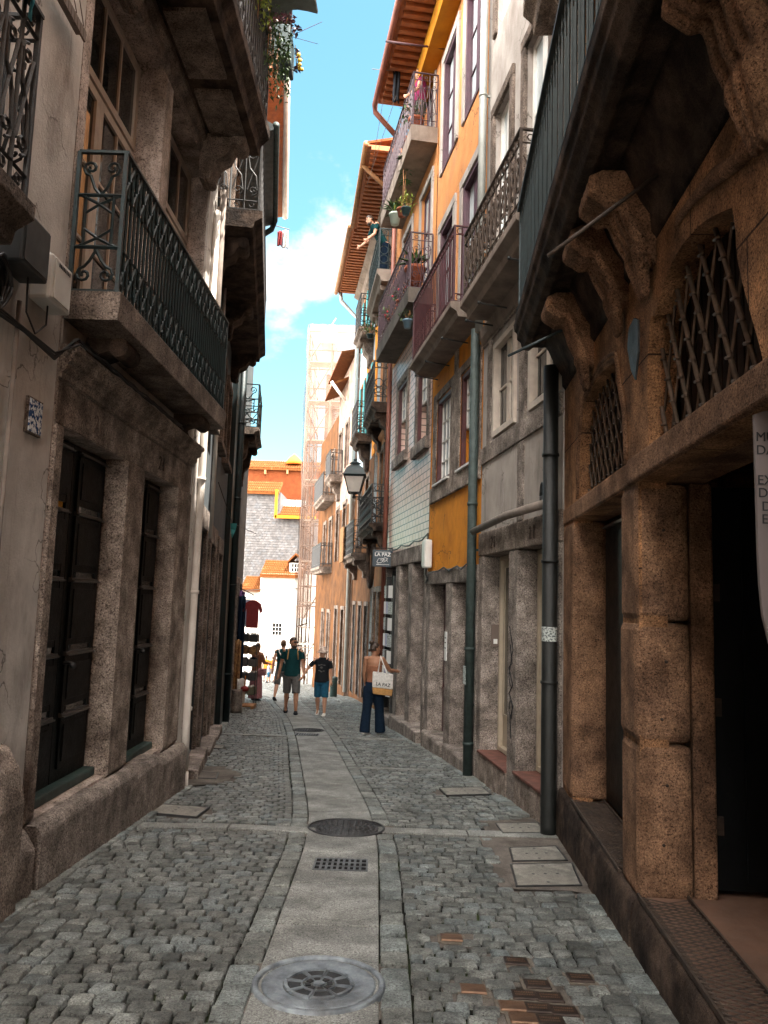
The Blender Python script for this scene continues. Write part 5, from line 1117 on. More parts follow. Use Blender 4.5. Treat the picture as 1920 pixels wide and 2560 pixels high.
b = MB(); c = at_y(735, 1160, 71); b.lathe(c, [(.75, 0), (.7, .25), (.55, .5), (.15, .85), (.02, .95)], 14); b.build('roof_vent', 'cloth_orange', wo)
# scaffolded house
sc = thing('scaffolded_house', (-3.2, 38, gz(38)), 'tall house wrapped in pale pink scaffold netting at the street end', 'building')
zt = at_y(790, 822, 38).z; xa = at_y(777, 1300, 38.6).x; b = MB(); b.wbox(xa+.5, 6, 38.6, 52, -6, zt-2.2); b.build('wall', 'scaffold_wall', sc)
b = MB()
for k in range(5):
    for s in (0, 1): x = xa+.85+s*1.0; b.wbox(x, x+.6, 38.55, 38.6, -2+k*3.1, -.2+k*3.1)
b.build('window', 'glass', sc)
x0, x1, Yn, Yf = xa-.35, xa+2.6, 37.4, 44
b = MB()
for X in (x0, (x0+x1)/2-.3, x1):
    for Y in (Yn, Yn+1.0): b.tube([(X, Y, gz(38)), (X, Y, zt-.3)], .045, 6)
for Y in (39.8, 42.2, Yf): b.tube([(x0, Y, -4), (x0, Y, zt-.3)], .045, 6)
for k in range(20):
    z = gz(38)+.9+k*.98
    if z < zt-.2: b.tube([(x0, Yn, z), (x1, Yn, z)], .032, 5); b.tube([(x0, Yn, z), (x0, Yf, z)], .032, 5)
for k in range(8): z = gz(38)+.9+k*2.2; b.tube([(x0+.2, Yn+.05, z), (x0+1.3, Yn+.05, z+2)], .03, 5)
b.build('scaffold_tube', 'scaffold_steel', sc)
b = MB()
for k in range(9):
    z = gz(38)+2+k*2
    if z < zt-1: b.wbox(x0+.06, x1, Yn+.08, Yn+.95, z, z+.06)
b.build('deck', 'wood_cream', sc)
def net(pts, n=16, mm=30, ax='x'):
    b = MB(); A, Bq, z0, z1 = pts; vs = []
    for i in range(n+1):
        for j in range(mm+1):
            p = Vector(A).lerp(Vector(Bq), i/n); w = .05*math.sin(i*2.2+j*.5)+.03*math.sin(j*1.3); vs.append((p.x+(w if ax == 'y' else 0), p.y+(w if ax == 'x' else 0)-.0, z0+(z1-z0)*j/mm))
    b.add(vs, [(i*(mm+1)+j, (i+1)*(mm+1)+j, (i+1)*(mm+1)+j+1, i*(mm+1)+j+1) for i in range(n) for j in range(mm)], True); return b
net(((x0, Yn-.12, 0), (x1-.2, Yn-.12, 0), .6, zt)).build('net', 'netting', sc, fix=False); net(((x0-.1, Yn-.1, 0), (x0-.1, Yf, 0), -2.2, zt), ax='y').build('net', 'netting', sc, fix=False)
b = MB(); c = at_y(818, 835, 37.4); b.wbox(c.x-.3, c.x+.5, 37.3, 38.6, c.z-.5, c.z+.1); b.build('hoist_box', 'metal_white', sc)
# hill of roofs closing the view to the left and right of the end house
# ================================================================ STREET LAMP
Yl = 17.35; L0 = at_y(885, 1242, Yl); WL = R4.P(Yl-.05, .0, L0.z)
lp = thing('street_lamp', WL, 'green wall lantern on a scrolled black iron arm over the street', 'street lamp')
def lpt(px, py): return at_y(px, py, Yl)
b = MB(); zA = L0.z; xw = WL.x; xl = L0.x
b.tube([(xw, Yl, zA), (xl-.02, Yl, zA)], .016, 6); b.tube([(xw-.02, Yl, zA-.38), (xw-.02, Yl, zA+.05)], .02, 6)
def S(pts, r=.011): b.tube([(x, Yl, z) for x, z in pts], r, 5)
for i in range(6):
    c = xl+.12+i*.135; R = .035+.012*i; S(spiral(c, zA-R-.015, R, PI/2, 1.35, 12)); S(spiral(c+.05, zA-R*.8-.01, R*.5, PI/2, -1.2, 8), .008)
S([(xl+.05, zA-.04), (xl+.3, zA-.14), (xl+.55, zA-.25), (xw-.02, zA-.36)])
S(arcp(xw-.22, zA-.2, .1, 0, 2*PI, 12)); S(spiral(xw-.12, zA-.28, .07, 0, 1.4, 12)); b.build('arm', 'iron_black', lp)
b = MB(); b.lathe((xl, Yl, zA), [(.03, -.04), (.045, -.01), (.02, .03), (.03, .06), (.07, .075), (.075, .09)], 10); b.build('stem', 'iron_black', lp)
zg0, zg1 = zA+.09, lpt(885, 1192).z
def quad(r, z, x=xl): return [Vector((x+sx*r, Yl+sy*r, z)) for sx, sy in ((-1, -1), (1, -1), (1, 1), (-1, 1))]
b = MB(); b.loft([quad(.12, zg0+.012), quad(.215, zg1-.01)], sm=False); b.build('glass', 'glass_lamp', lp)
b = MB(); q0_, q1_ = quad(.128, zg0), quad(.225, zg1)
for i in range(4): b.tube([q0_[i], q1_[i]], .013, 4); b.tube([q0_[i], q0_[(i+1) % 4]], .014, 4); b.tube([q1_[i], q1_[(i+1) % 4]], .014, 4)
b.build('lantern_frame', 'iron_black', lp)
b = MB(); h = lpt(885, 1160).z-zg1; b.loft([quad(.25, zg1), quad(.265, zg1+.03), quad(.25, zg1+.04), quad(.19, zg1+h*.62), quad(.11, zg1+h*.85), quad(.10, zg1+h*.88), quad(.10, zg1+h)], sm=False); b.lathe((xl, Yl, zg1+h), [(.13, 0), (.13, .02), (.06, .05), (.03, .07), (.05, .1), (.01, .13)], 10); b.build('lantern_cap', 'iron_green', lp)
# ================================================================ SHOP SIGN
Ys = 16.6; A, Bq = at_y(932, 1374, Ys), at_y(981, 1418, Ys)
sg = thing('shop_sign', (R4.P(Ys, 0, 0).x, Ys, A.z), 'small dark blue hanging sign reading LA PAZ on the right', 'shop sign')
b = MB(); b.wbox(A.x, Bq.x, Ys-.02, Ys+.02, Bq.z, A.z); b.build('sign_board', 'sign_navy', sg, bevel=.004)
b = MB(); b.tube([(R4.P(Ys, 0, 0).x, Ys, A.z+.04), (A.x, Ys, A.z+.04)], .01, 5); b.tube([(A.x+.05, Ys, A.z), (A.x+.05, Ys, A.z+.04)], .006, 4); b.tube([(Bq.x-.05, Ys, A.z), (Bq.x-.05, Ys, A.z+.04)], .006, 4); b.build('sign_arm', 'iron_black', sg)
W = Bq.x-A.x; H_ = A.z-Bq.z; cxs = (A.x+Bq.x)/2
text('LA PAZ', W*.245, Vector((cxs, Ys-.022, A.z-H_*.37)), Euler((PI/2, 0, 0)), 'sign_white', sg, align='CENTER', bold=.002)
b = MB()
for z_, x_0, x_1, h_ in ((.13, -.34, .34, .035), (.86, -.3, .3, .05)):
    x = x_0
    while x < x_1: w_ = random.choice((.02, .03, .015)); b.wbox(cxs+x*W, cxs+(x+w_)*W, Ys-.024, Ys-.021, A.z-H_*(z_+h_/2), A.z-H_*(z_-h_/2)); x += w_+.014
b.build('small_print', 'sign_white', sg)
b = MB()
def S2(pts, r=.005): b.tube([(cxs+x*W, Ys-.023, A.z-H_*z) for x, z in pts], r, 4)
S2([(-.28, .72), (-.2, .52), (.0, .5), (.05, .6), (-.05, .74), (-.25, .78), (-.28, .7)]); S2([(-.12, .62), (0, .52), (.12, .46), (.26, .5), (.2, .62), (.05, .72), (-.05, .64), (.1, .56)]); S2([(.05, .5), (.12, .7), (.2, .5), (.24, .7)]); b.build('emblem', 'sign_white', sg)
# ================================================================ PLANTS
def leafquad(b, p, d, L, w, up=Vector((0, 0, 1)), bend=.2):
    d = d.normalized(); s = d.cross(up)
    if s.length < .05: s = d.cross(Vector((1, 0, 0)))
    s.normalize(); n = s.cross(d)
    a = p+d*L*.45+s*w+n*.0; c = p+d*L*.45-s*w; e = p+d*L-Vector((0, 0, bend*L)); m = p+d*L*.5+n*w*.35
    b.add([p, a, e, c, m], [(0, 1, 4), (1, 2, 4), (2, 3, 4), (3, 0, 4)])
def rv(): return Vector((random.gauss(0, 1), random.gauss(0, 1), random.gauss(0, 1))).normalized()
def pot(par, c, r, h, m):
    b = MB(); b.lathe(c, [(r*.7, -h), (r*.92, -h*.2), (r*1.06, -h*.18), (r*1.06, 0), (r*.95, 0), (r*.9, -.03)], 14); b.build('pot', m, par)
def bush(name, c, R, n, L, w, label, potm=None, pr=.1, ph=.16, leaf='leaf', style='bush', group='potted plants on the balconies', cat='plant', flowers=0, fm='flower_red', sq=(1, 1, 1)):
    c = Vector(c); t = thing(name, c, label, cat, group); b = MB(); st = MB()
    if potm: pot(t, c, pr, ph, potm)
    if style == 'bush':
        for i in range(n):
            v = rv(); v.z = abs(v.z)*.9-.15; r = R*random.random()**.5; p = c+Vector((v.x*r*sq[0], v.y*r*sq[1], v.z*r*1.2*sq[2]+R*.3)); leafquad(b, p, rv()+Vector((0, 0, .2)), L*random.uniform(.6, 1.3), w)
        for i in range(8): v = rv(); st.tube([c, c+Vector((v.x*R*.6, v.y*R*.6, R*random.uniform(.4, 1)))], .006, 4)
    elif style == 'spike':
        for i in range(n):
            a = random.uniform(0, 2*PI); e = random.uniform(.1, 1.4); d = Vector((math.cos(a)*math.sin(e), math.sin(a)*math.sin(e), math.cos(e))); leafquad(b, c+d*.02, d, R*random.uniform(.7, 1.15), w, bend=.25)
        st.tube([c-Vector((0, 0, .05)), c+Vector((0, 0, .1))], .015, 5)
    elif style == 'umbrella':
        for k in range(3):
            top = c+Vector((random.uniform(-.12, .12), random.uniform(-.1, .1), R*(.6+.2*k))); st.tube([c, c.lerp(top, .5)+Vector((.02, 0, 0)), top], .009, 5)
            for i in range(10): a = 2*PI*i/10; leafquad(b, top, Vector((math.cos(a), math.sin(a), random.uniform(-.1, .35))), L, w, bend=.3)
    elif style == 'hang':
        for i in range(n):
            v = rv(); z = -R*random.random()*2*sq[2]; p = c+Vector((v.x*R*.4*sq[0], v.y*R*.6*sq[1], z)); leafquad(b, p, rv()+Vector((0, 0, -.6)), L*random.uniform(.6, 1.3), w)
        for i in range(10): x, y = random.uniform(-.3, .3)*R, random.uniform(-.5, .5)*R; st.tube([c+Vector((x*sq[0], y*sq[1], 0)), c+Vector((x*sq[0], y*sq[1], -R*2*sq[2]*random.uniform(.6, 1)))], .005, 4)
    b.build('foliage', leaf, t, fix=False); st.build('stem', 'wood_brown', t)
    if flowers:
        f = MB()
        for i in range(flowers): v = rv(); f.ball(c+Vector((v.x*R*.7, v.y*R*.7, abs(v.z)*R*1.1+.05)), .022, n=6, m=3)
        f.build('flower', fm, t)
    return t
def PX(fr, x, y, t): q, z = fr.at(x, y, t); return fr.P(q, t, z)
p = PX(R4, 988, 535, .5); print('plantA', p); bush('spiky_plant', p, .38, 60, .3, .022, 'dark spiky potted plant in a pale green pot on the balcony rail', 'pot_green', .12, .22, style='spike')
p = PX(R4, 1005, 522, .45); bush('umbrella_plant', p, 1.0, 0, .17, .03, 'tall umbrella-leaved potted plant above the balcony rail', 'terracotta', .1, .16, style='umbrella')
p = PX(R4, 1015, 520, .4); bush('fern', p, .24, 90, .12, .012, 'feathery yellowish potted plant beside the spiky one', 'pot_dark', .09, .14, leaf='leaf_bright')
p = R4.P(13.75, .26, 7.75); bush('succulent_plant', p, .5, 30, .4, .035, 'upright green plant in a large terracotta pot on the grey balcony', 'terracotta', .19, .34, style='spike')
b = MB(); st_ = thing('plant_stand', R4.P(13.75, .26, 7.2), 'maroon iron stand under the large terracotta pot', 'plant stand')
for a in (0, 1, 2, 3):
    c = R4.P(13.75, .26, 7.2); v = Vector((math.cos(a*PI/2+.8), math.sin(a*PI/2+.8), 0)); b.tube([c+v*.16, c+v*.1+Vector((0, 0, .12)), c+v*.14+Vector((0, 0, .24))], .012, 5)
b.build('frame', 'iron_maroon', st_)
p = PX(R3, 1019, 800, .5); bush('trailing_plant', p, .16, 60, .08, .012, 'small plant in a blue-grey pot hung on the maroon railing', 'pot_blue', .085, .15)
p = PX(R6, 925, 836, .52); bush('hanging_plant', p, .28, 110, .12, .016, 'dark bushy plant at the foot of a distant balcony', 'pot_dark', .09, .1)
for i, (q, z) in enumerate(((14.6, 7.45), (15.6, 7.45))): bush('flowering_plant', R4.P(q, .34, z), .26, 90, .1, .014, ['dense leafy pot plant with red flowers in the middle of the grey balcony', 'leafy pot plant with red flowers at the far end of the grey balcony'][i], 'terracotta', .1, .2, flowers=10)
bush('balcony_plant', R3.P(10.9, .3, 10.6), .0, 0, 0, 0, 'x') if False else None
bush('pot_plant', R4.P(13.6, .35, 10.6), .3, 110, .13, .016, 'leafy brown-potted plant on the topmost balcony', 'terracotta', .14, .26)
# left greenery
p = PX(L2, 640, 40, .72); print('creeper', p); bush('creeper', L2.P(7.6, .66, 8.55), .5, 380, .06, .016, 'bright yellow-green creeper tumbling over the upper left railing', leaf='leaf_bright', style='hang', group='climbing plants on the left balconies', sq=(.7, 1.2, .7))
bush('creeper', L2.P(8.5, .75, 8.4), .55, 520, .065, .015, 'dark green creeper hanging past the end of the upper left railing', style='hang', group='climbing plants on the left balconies', sq=(.7, 1.1, .72))
p = at_y(706, 90, 9.3); print('planter', p)
t = bush('window_box_plant', p, .24, 170, .075, .024, 'dark red-leaved plant in a black planter against the sky on the left', leaf='leaf_red', group=None, flowers=0)
b = MB(); b.wbox(p.x-.11, p.x+.13, p.y-.2, p.y+.3, p.z-.42, p.z+.02); b.build('planter_box', 'pot_dark', t, bevel=.02)
b = MB(); f = MB()
for i in range(26): v = rv(); leafquad(b, p+Vector((.2, .1, -.1-.35*random.random())), v, .07, .02)
for a, dx, dz in ((0, .5, .3), (1, .46, -.02)): b.tube([p+Vector((.1, 0, 0)), p+Vector((dx, .1, dz))], .004, 4)
b.build('trailing_stem', 'leaf_red', t, fix=False)
for i in range(6): f.ball(p+Vector((.22+.04*random.random(), .05*i-.1, -.38+.05*random.random())), .028, n=6, m=3)
f.build('flower', 'flower', t)
b = MB(); b.tube([L2.P(8.9, .0, p.z-.44), (p.x+.12, p.y, p.z-.44), (p.x+.2, p.y+.1, p.z-.44), (p.x+.16, p.y+.1, p.z-.05)], .008, 5); b.build('holder', 'iron_green', t)
c = at_y(668, -22, 7.6); t = thing('awning', c, 'edge of a teal awning high on the left against the sky', 'awning'); b = MB(); n = 10; vs = []
for i in range(n+1):
    for j in (0, 1, 2): vs.append((-2.2+1.22*i/n, 7.5+.5*j, c.z+.3+.03*math.sin(i)+.12*j))
b.add(vs, [(i*3+j, (i+1)*3+j, (i+1)*3+j+1, i*3+j+1) for i in range(n) for j in (0, 1)]); k = b.build('canopy', 'iron_teal_grey', t); sm = k.modifiers.new('s', 'SOLIDIFY'); sm.thickness = .03
# ================================================================ LAUNDRY AND LINES
def cloth(name, c, w, h, m, label, n=8, group=None, cat='laundry', d=Vector((1, 0, 0)), wave=.03):
    b = MB(); vs = []; c = Vector(c); nn = Vector((-d.y, d.x, 0))
    for i in range(n+1):
        for j in range(n+1): vs.append(c+d*(w*(i/n-.5)*(1-.15*j/n))+Vector((0, 0, -h*j/n))+nn*wave*math.sin(i*1.5+j*.3)+Vector((0, 0, -.02*math.sin(i))))
    b.add(vs, [(i*(n+1)+j, (i+1)*(n+1)+j, (i+1)*(n+1)+j+1, i*(n+1)+j+1) for i in range(n) for j in range(n)], True)
    o = b.build(name, m); s = o.modifiers.new('s', 'SOLIDIFY'); s.thickness = .008; return tag(o, label, cat, group)
c = at_y(992, 178, 14.2); cloth('hanging_trousers', c, .14, .66, 'cloth_black', 'black garment hanging from a line below the red eave')
cable('clothesline', [c+Vector((-.5, 0, .03)), c, R4.P(14.2, .05, c.z+.1)], .006, 'short line carrying the black garment', 'scaffold_steel', cat='clothesline')
cable('pole', [at_y(964, 103, 12.9), at_y(1116, 122, 12.9)], .02, 'dark red pole sticking out above the topmost balcony', 'iron_maroon', cat='pole')
c0 = at_y(690, 566, 20); 
cloth('flag_cloth', at_y(700, 578, 20), .14, .42, 'cloth_red', 'red cloth on a line against the sky at the left', group='washing on the distant left line'); cloth('flag_cloth', at_y(714, 576, 20), .16, .5, 'cloth_white', 'white cloth on a line against the sky at the left', group='washing on the distant left line')
cable('clothesline', [L4.P(20, .3, c0.z+.1), at_y(724, 574, 20)], .012, 'short line with red and white cloths at the far left houses', 'scaffold_steel', cat='clothesline')
for k, (P, Q) in enumerate((((958, 250, 14.5), (930, 420, 18)), ((990, 240, 14), (918, 460, 18)))): cable('wire', [at_y(*P), at_y(*Q)], .005, ['left thin wire between the two eaves', 'right thin wire between the two eaves'][k], 'scaffold_steel', cat='wire')
c = at_y(585, 1308, 13.6); cable('wire', [L3.P(11, .12, c.z+.35), c+Vector((-.03, 0, 0)), c+Vector((.16, 1.5, -.06))], .006, 'wire carrying the turquoise bunting on the left', cat='wire')
b = MB(); b.add([c+Vector((-.06, 0, 0)), c+Vector((.05, .02, 0)), c+Vector((.03, .03, -.12)), c+Vector((-.02, 0, -.27)), c+Vector((-.06, .02, -.1))], [(0, 1, 2, 4), (4, 2, 3)]); o = tag(b.build('bunting_flag', 'wood_teal'), 'small turquoise bunting flag hanging by the left doors', 'bunting'); o.modifiers.new('s', 'SOLIDIFY').thickness = .004
# ================================================================ STALL ON THE LEFT
for i, (x, y, w, h, m, lb) in enumerate(((601, 1478, .26, 2.3, 'cloth_purple', 'purple patterned scarf hanging on the shop front'), (606, 1490, .2, 2.1, 'cloth_navy', 'navy scarf hanging beside the purple one'), (594, 1600, .2, 1.4, 'cloth_stripes', 'brown striped scarf hanging lowest on the shop front'))):
    cloth('scarf', at_y(x, y, 20.5-i*.3), w, h, m, lb, group='scarves on the left shop front', cat='scarf', wave=.05)
def shirt(c, m, lb):
    t = thing('display_shirt', c, lb, 'shirt', 'shirts on the left shop front'); b = MB(); c = Vector(c)
    ol = [(-.09, 0), (.09, 0), (.3, -.1), (.36, -.3), (.27, -.34), (.22, -.22), (.21, -.72), (-.21, -.72), (-.22, -.22), (-.27, -.34), (-.36, -.3), (-.3, -.1)]
    n = len(ol); tr = tessellate_polygon([[Vector((a, q, 0)) for a, q in ol]]); b.add([c+Vector((a*.72, -.02, q)) for a, q in ol]+[c+Vector((a*.72, .02, q)) for a, q in ol], [tuple(x) for x in tr]+[tuple(i+n for i in x[::-1]) for x in tr]+[(i, (i+1) % n, (i+1) % n+n, i+n) for i in range(n)]); b.build('garment', m, t, bevel=.01)
    b = MB(); b.tube([c+Vector((-.12, 0, 0)), c+Vector((0, 0, .06)), c+Vector((.12, 0, 0))], .008, 4); b.tube([c+Vector((0, 0, .06)), c+Vector((0, 0, .13))], .006, 4); b.build('hanger', 'wood_brown', t)
shirt(at_y(617, 1498, 20.6), 'cloth_lilac', 'pale lilac shirt on a hanger at the left shop'); shirt(at_y(633, 1500, 20.2), 'cloth_red', 'dark red shirt on a hanger at the left shop')
cable('hanging_rod', [L4.P(20.4, .05, at_y(617, 1470, 20.4).z), at_y(634, 1487, 20.4)], .014, 'rod holding the shirts out from the left shop', 'iron_black', cat='rod')
g = gnd(616, 1760)
t = thing('basket_rack', g, 'tall rack of dark baskets and goods beside the woman in the long dress', 'rack'); b = MB()
for sx in (-.22, .22):
    for sy in (-.15, .15): b.tube([g+Vector((sx, sy, 0)), g+Vector((sx, sy, 1.95))], .012, 5)
b.build('frame', 'iron_black', t)
for i, z in enumerate((.25, .62, .98, 1.3, 1.62)):
    for s in (-1, 1):
        b = MB(); c = g+Vector((s*.12, 0, z)); b.wbox(c.x-.105, c.x+.105, c.y-.14, c.y+.14, c.z, c.z+.2); k = b.build('basket', ('cloth_olive', 'plastic_dark', 'cloth_grey', 'cloth_stripes', 'plastic_dark')[i], t, bevel=.02)
        b = MB()
        for j in range(5): b.ball(c+Vector((random.uniform(-.08, .08), random.uniform(-.1, .1), .21)), .035, n=6, m=4)
        b.build('goods', random.choice(('cloth_white', 'cloth_brown', 'cloth_navy', 'cloth_grey')), k)
g = gnd(612, 1770); t = thing('wooden_pallet', g, 'low wooden board under the goods at the left shop', 'pallet'); b = MB()
for i in range(4): b.wbox(g.x-.35, g.x+.25, g.y-.25+i*.13, g.y-.15+i*.13, g.z+.06, g.z+.09)
b.build('slat', 'wood_brown', t); b = MB()
for s in (-.3, .18): b.wbox(g.x+s, g.x+s+.06, g.y-.25, g.y+.25, g.z, g.z+.058)
b.build('runner', 'wood_brown', t)
c = at_y(612, 1722, 19.6); b = MB(); b.ball(c, .11, .11, .07, 12, 6); t = thing('spinning_toy', c, 'orange-red round toy on a stick at the left shop', 'toy'); b.build('disc', 'cloth_red', t); b = MB(); b.tube([c+Vector((0, 0, .05)), c+Vector((0, 0, .32))], .012, 6); b.build('handle', 'cloth_orange', t); b = MB(); b.tube([c-Vector((0, 0, .06)), c-Vector((0, 0, c.z-gz(19.6)-.0))], .008, 5); b.build('stick', 'wood_cream', t)
g = gnd(590, 1782); b = MB(); b.lathe(g, [(.13, 0), (.14, .1), (.12, .5), (.13, .52), (.0, .53)], 12); tag(b.build('stone_bollard', 'granite_grey'), 'short grey stone bollard at the left end of the row', 'bollard')
g = gnd(600, 1768); cloth('sack', g+Vector((0, 0, .7)), .22, .62, 'cloth_white', 'pale cloth sack hanging low at the left shop', cat='sack')
g = gnd(833, 1742); t = thing('litter_bin', g, 'small green cylindrical bin at the foot of the right houses', 'bin'); b = MB(); b.lathe(g, [(.1, 0), (.12, .02), (.12, .5), (.13, .52), (.13, .56)], 12); b.build('barrel', 'wood_green', t); b = MB(); b.lathe(g, [(.135, .56), (.12, .62), (.02, .65)], 12); b.build('lid', 'wood_green', t)
# ================================================================ PEOPLE
def person(label, xy, z, yaw, H, legs, arms, top, bottom, hair='hair_dark', skin='skin', lean=0, headyaw=0, sleeves=.5, bottom_kind='shorts', hat=None, glasses=False, shoes='cloth_black', female=False, group='people in the street', vox=.012, bare=False, longhair=False, bun=False, beard=False, headpitch=0, fat=1.0):
    Rz = Matrix.Rotation(yaw, 4, 'Z'); base = Vector((xy[0], xy[1], z))
    s = H; hipz = .50*s
    def dirv(f, o, side): v = Vector((0, 0, -1)); v = Matrix.Rotation(math.radians(f), 3, 'X') @ v; return Matrix.Rotation(math.radians(-o*side), 3, 'Y') @ v
    J = {}
    lo = 1e9
    for i, sd in ((0, -1), (1, 1)):
        f, k = legs[i]; hip = Vector((sd*.052*s, 0, hipz)); kn = hip+dirv(f, 2, sd)*.235*s; an = kn+dirv(f-k, 1, sd)*.235*s; J['h%d' % i] = hip; J['k%d' % i] = kn; J['a%d' % i] = an; lo = min(lo, an.z)
    dz = .042*s-lo
    for k in J: J[k] = J[k]+Vector((0, 0, dz))
    hipz += dz; pel = Vector((0, 0, hipz)); Lm = Matrix.Rotation(math.radians(-lean), 3, 'X')
    def T(v): return pel+Lm @ Vector(v)
    chest = T((0, 0, .22*s)); neck = T((0, -.005*s, .335*s)); headc = T((0, .012*s, .415*s))
    shw = (.094 if female else .106)*s
    for i, sd in ((0, -1), (1, 1)):
        f, o, e, eo = arms[i]; sh = T((sd*shw, 0, .305*s)); el = sh+dirv(f, o, sd)*.172*s; wr = el+dirv(f+e, eo, sd)*.145*s; J['s%d' % i] = sh; J['e%d' % i] = el; J['w%d' % i] = wr
    def W(v): return base+(Rz @ v)
    t = thing('person', base, label, 'person', group)
    t['group'] = group
    ax = Rz @ Vector((1, 0, 0)); ay = Rz @ Vector((0, 1, 0)); ax = Vector(ax[:3]); ay = Vector(ay[:3])
    def E_(b, pts, n=14): b.ell([(W(p), rx*s, ry*s) for p, rx, ry in pts], n=n, ax=ax, ay=ay)
    b = MB(); w = 1.0 if not female else .92
    E_(b, [(T((0, 0, -.03*s)), .06, .05), (T((0, 0, 0)), .092, .066), (T((0, 0, .06*s)), .085, .058), (T((0, 0, .12*s)), .075*w, .052), (T((0, 0, .2*s)), .088*w, .06), (T((0, 0, .27*s)), .1*w, .062), (T((0, 0, .315*s)), .085*w, .05), (T((0, 0, .335*s)), .04, .036)])
    b.tube([W(neck-Vector((0, 0, .03*s))), W(T((0, .003*s, .385*s)))], [.034*s, .03*s], 10)
    hr = Matrix.Rotation(math.radians(headyaw), 3, 'Z'); hp = Matrix.Rotation(math.radians(headpitch), 3, 'X')
    def Hd(v): return headc+hr @ (hp @ (Vector(v)*s))
    def hring(zc, rx, ry, yo=0): return [W(Hd((rx*math.cos(2*PI*k/14), ry*math.sin(2*PI*k/14)+yo, zc))) for k in range(14)]
    b.loft([hring(-.068, .014, .014, .025), hring(-.062, .028, .03, .016), hring(-.04, .038, .046, .006), hring(-.01, .043, .052, 0), hring(.02, .044, .055, -.003), hring(.045, .038, .048, -.004), hring(.062, .02, .028, -.004)])
    b.tube([W(Hd((0, .05, .008))), W(Hd((0, .066, -.012))), W(Hd((0, .056, -.018)))], [.004*s, .009*s, .006*s], 6)
    for sd in (-1, 1): b.ball(W(Hd((sd*.045, 0, -.004))), .008*s, .012*s, .018*s, 8, 5)
    b.tube([W(Hd((-.016, .053, -.036))), W(Hd((.016, .053, -.036)))], .005*s, 6)
    for i, sd in ((0, -1), (1, 1)):
        sh, el, wr = J['s%d' % i], J['e%d' % i], J['w%d' % i]
        b.tube([W(T((sd*shw*.6, 0, .30*s))), W(sh), W(sh.lerp(el, .5)), W(el), W(el.lerp(wr, .35)), W(wr)], [.036*s, .035*s, .028*s, .023*s, .024*s, .015*s], 10)
        d = (wr-el).normalized(); side = Vector((0, 1, 0)).cross(d); side = (Vector((0, 1, 0))-d*d.y).normalized() if abs(d.y) < .9 else Vector((1, 0, 0)); nn = d.cross(side)
        pm = wr+d*.05*s; b.tube([W(wr), W(wr+d*.02*s), W(pm)], [.015*s, .021*s, .019*s], 8)
        for k in range(4):
            o_ = side*(.0125*(k-1.5))*s; L = (.036, .042, .039, .03)[k]*s; p0 = pm+o_-d*.012*s; p1 = p0+d*L*.55+nn*.004*s; p2 = p1+d*L*.4+nn*.016*s*sd; b.tube([W(p0), W(p1), W(p2)], [.0062*s, .0058*s, .0046*s], 6)
        p0 = wr+d*.022*s+side*.016*s; b.tube([W(p0), W(p0+side*.02*s+d*.014*s), W(p0+side*.024*s+d*.034*s)], [.0075*s, .0068*s, .0052*s], 6)
        h, kn, an = J['h%d' % i], J['k%d' % i], J['a%d' % i]
        b.tube([W(h+Vector((0, 0, .02*s))), W(h.lerp(kn, .35)), W(kn), W(kn.lerp(an, .3)), W(kn.lerp(an, .7)), W(an)], [.056*s, .05*s, .033*s, .034*s, .024*s, .019*s], 10)
        b.tube([W(an), W(an+Vector((0, .03*s, -.02*s))), W(an+Vector((0, .09*s, -.03*s)))], [.019*s, .02*s, .012*s], 8)
    b.build('body', skin, t, remesh=vox*.7 if vox < .02 else vox)
    def shoe(i):
        c = MB(); an = J['a%d' % i]; tilt = max(-35, min(35, legs[i][0]-legs[i][1])); Rt = Matrix.Rotation(math.radians(tilt*.6), 3, 'X')
        R = []
        for yy, rx, z0, z1 in ((-.034, .012, -.036, -.005), (-.026, .022, -.041, .012), (0, .026, -.042, .018), (.04, .027, -.042, .002), (.075, .03, -.042, -.012), (.1, .024, -.042, -.018), (.112, .01, -.036, -.024)):
            R.append([W(an+Rt @ (Vector((rx*math.cos(a), yy, (z0+z1)/2+(z1-z0)/2*math.sin(a)))*s)) for a in [2*PI*k/10 for k in range(10)]])
        c.loft(R); k = c.build('shoe', shoes, t)
    shoe(0); shoe(1)
    # clothing
    g = 1.0
    if not bare:
        c = MB(); m = .012
        E_(c, [(T((0, 0, -.02*s)), .104*fat, .078*fat), (T((0, 0, .0)), .106*fat, .08*fat), (T((0, 0, .08*s)), .098*fat*w, .074*fat), (T((0, 0, .15*s)), .094*w*fat, .07*fat), (T((0, 0, .22*s)), .103*w, .073), (T((0, 0, .275*s)), .106*w, .07), (T((0, 0, .31*s)), .085*w, .056), (T((0, 0, .328*s)), .062*w, .046), (T((0, 0, .34*s)), .046, .04)])
        for i, sd in ((0, -1), (1, 1)):
            sh, el, wr = J['s%d' % i], J['e%d' % i], J['w%d' % i]
            if sleeves > 0:
                ps = [T((sd*shw*.35, 0, .295*s)), T((sd*shw*.82, 0, .30*s)), sh-Vector((0, 0, .02*s)), sh.lerp(el, .45 if sleeves > .45 else max(.2, sleeves)), sh.lerp(el, min(1, max(.25, sleeves)))]; rs = [.034*s, .037*s, .037*s, .036*s, .037*s]
                if sleeves > 1: ps += [el.lerp(wr, sleeves-1)]; rs[4] = .032*s; rs += [.025*s]
                c.tube([W(p) for p in ps], rs, 12)
        c.build('shirt', top, t, remesh=vox)
    else:
        c = MB(); E_(c, [(T((0, 0, .04*s)), .092, .066), (T((0, 0, .12*s)), .078, .058), (T((0, 0, .2*s)), .092, .066), (T((0, 0, .235*s)), .093, .066)]); c.build('top', top, t, remesh=vox)
    c = MB()
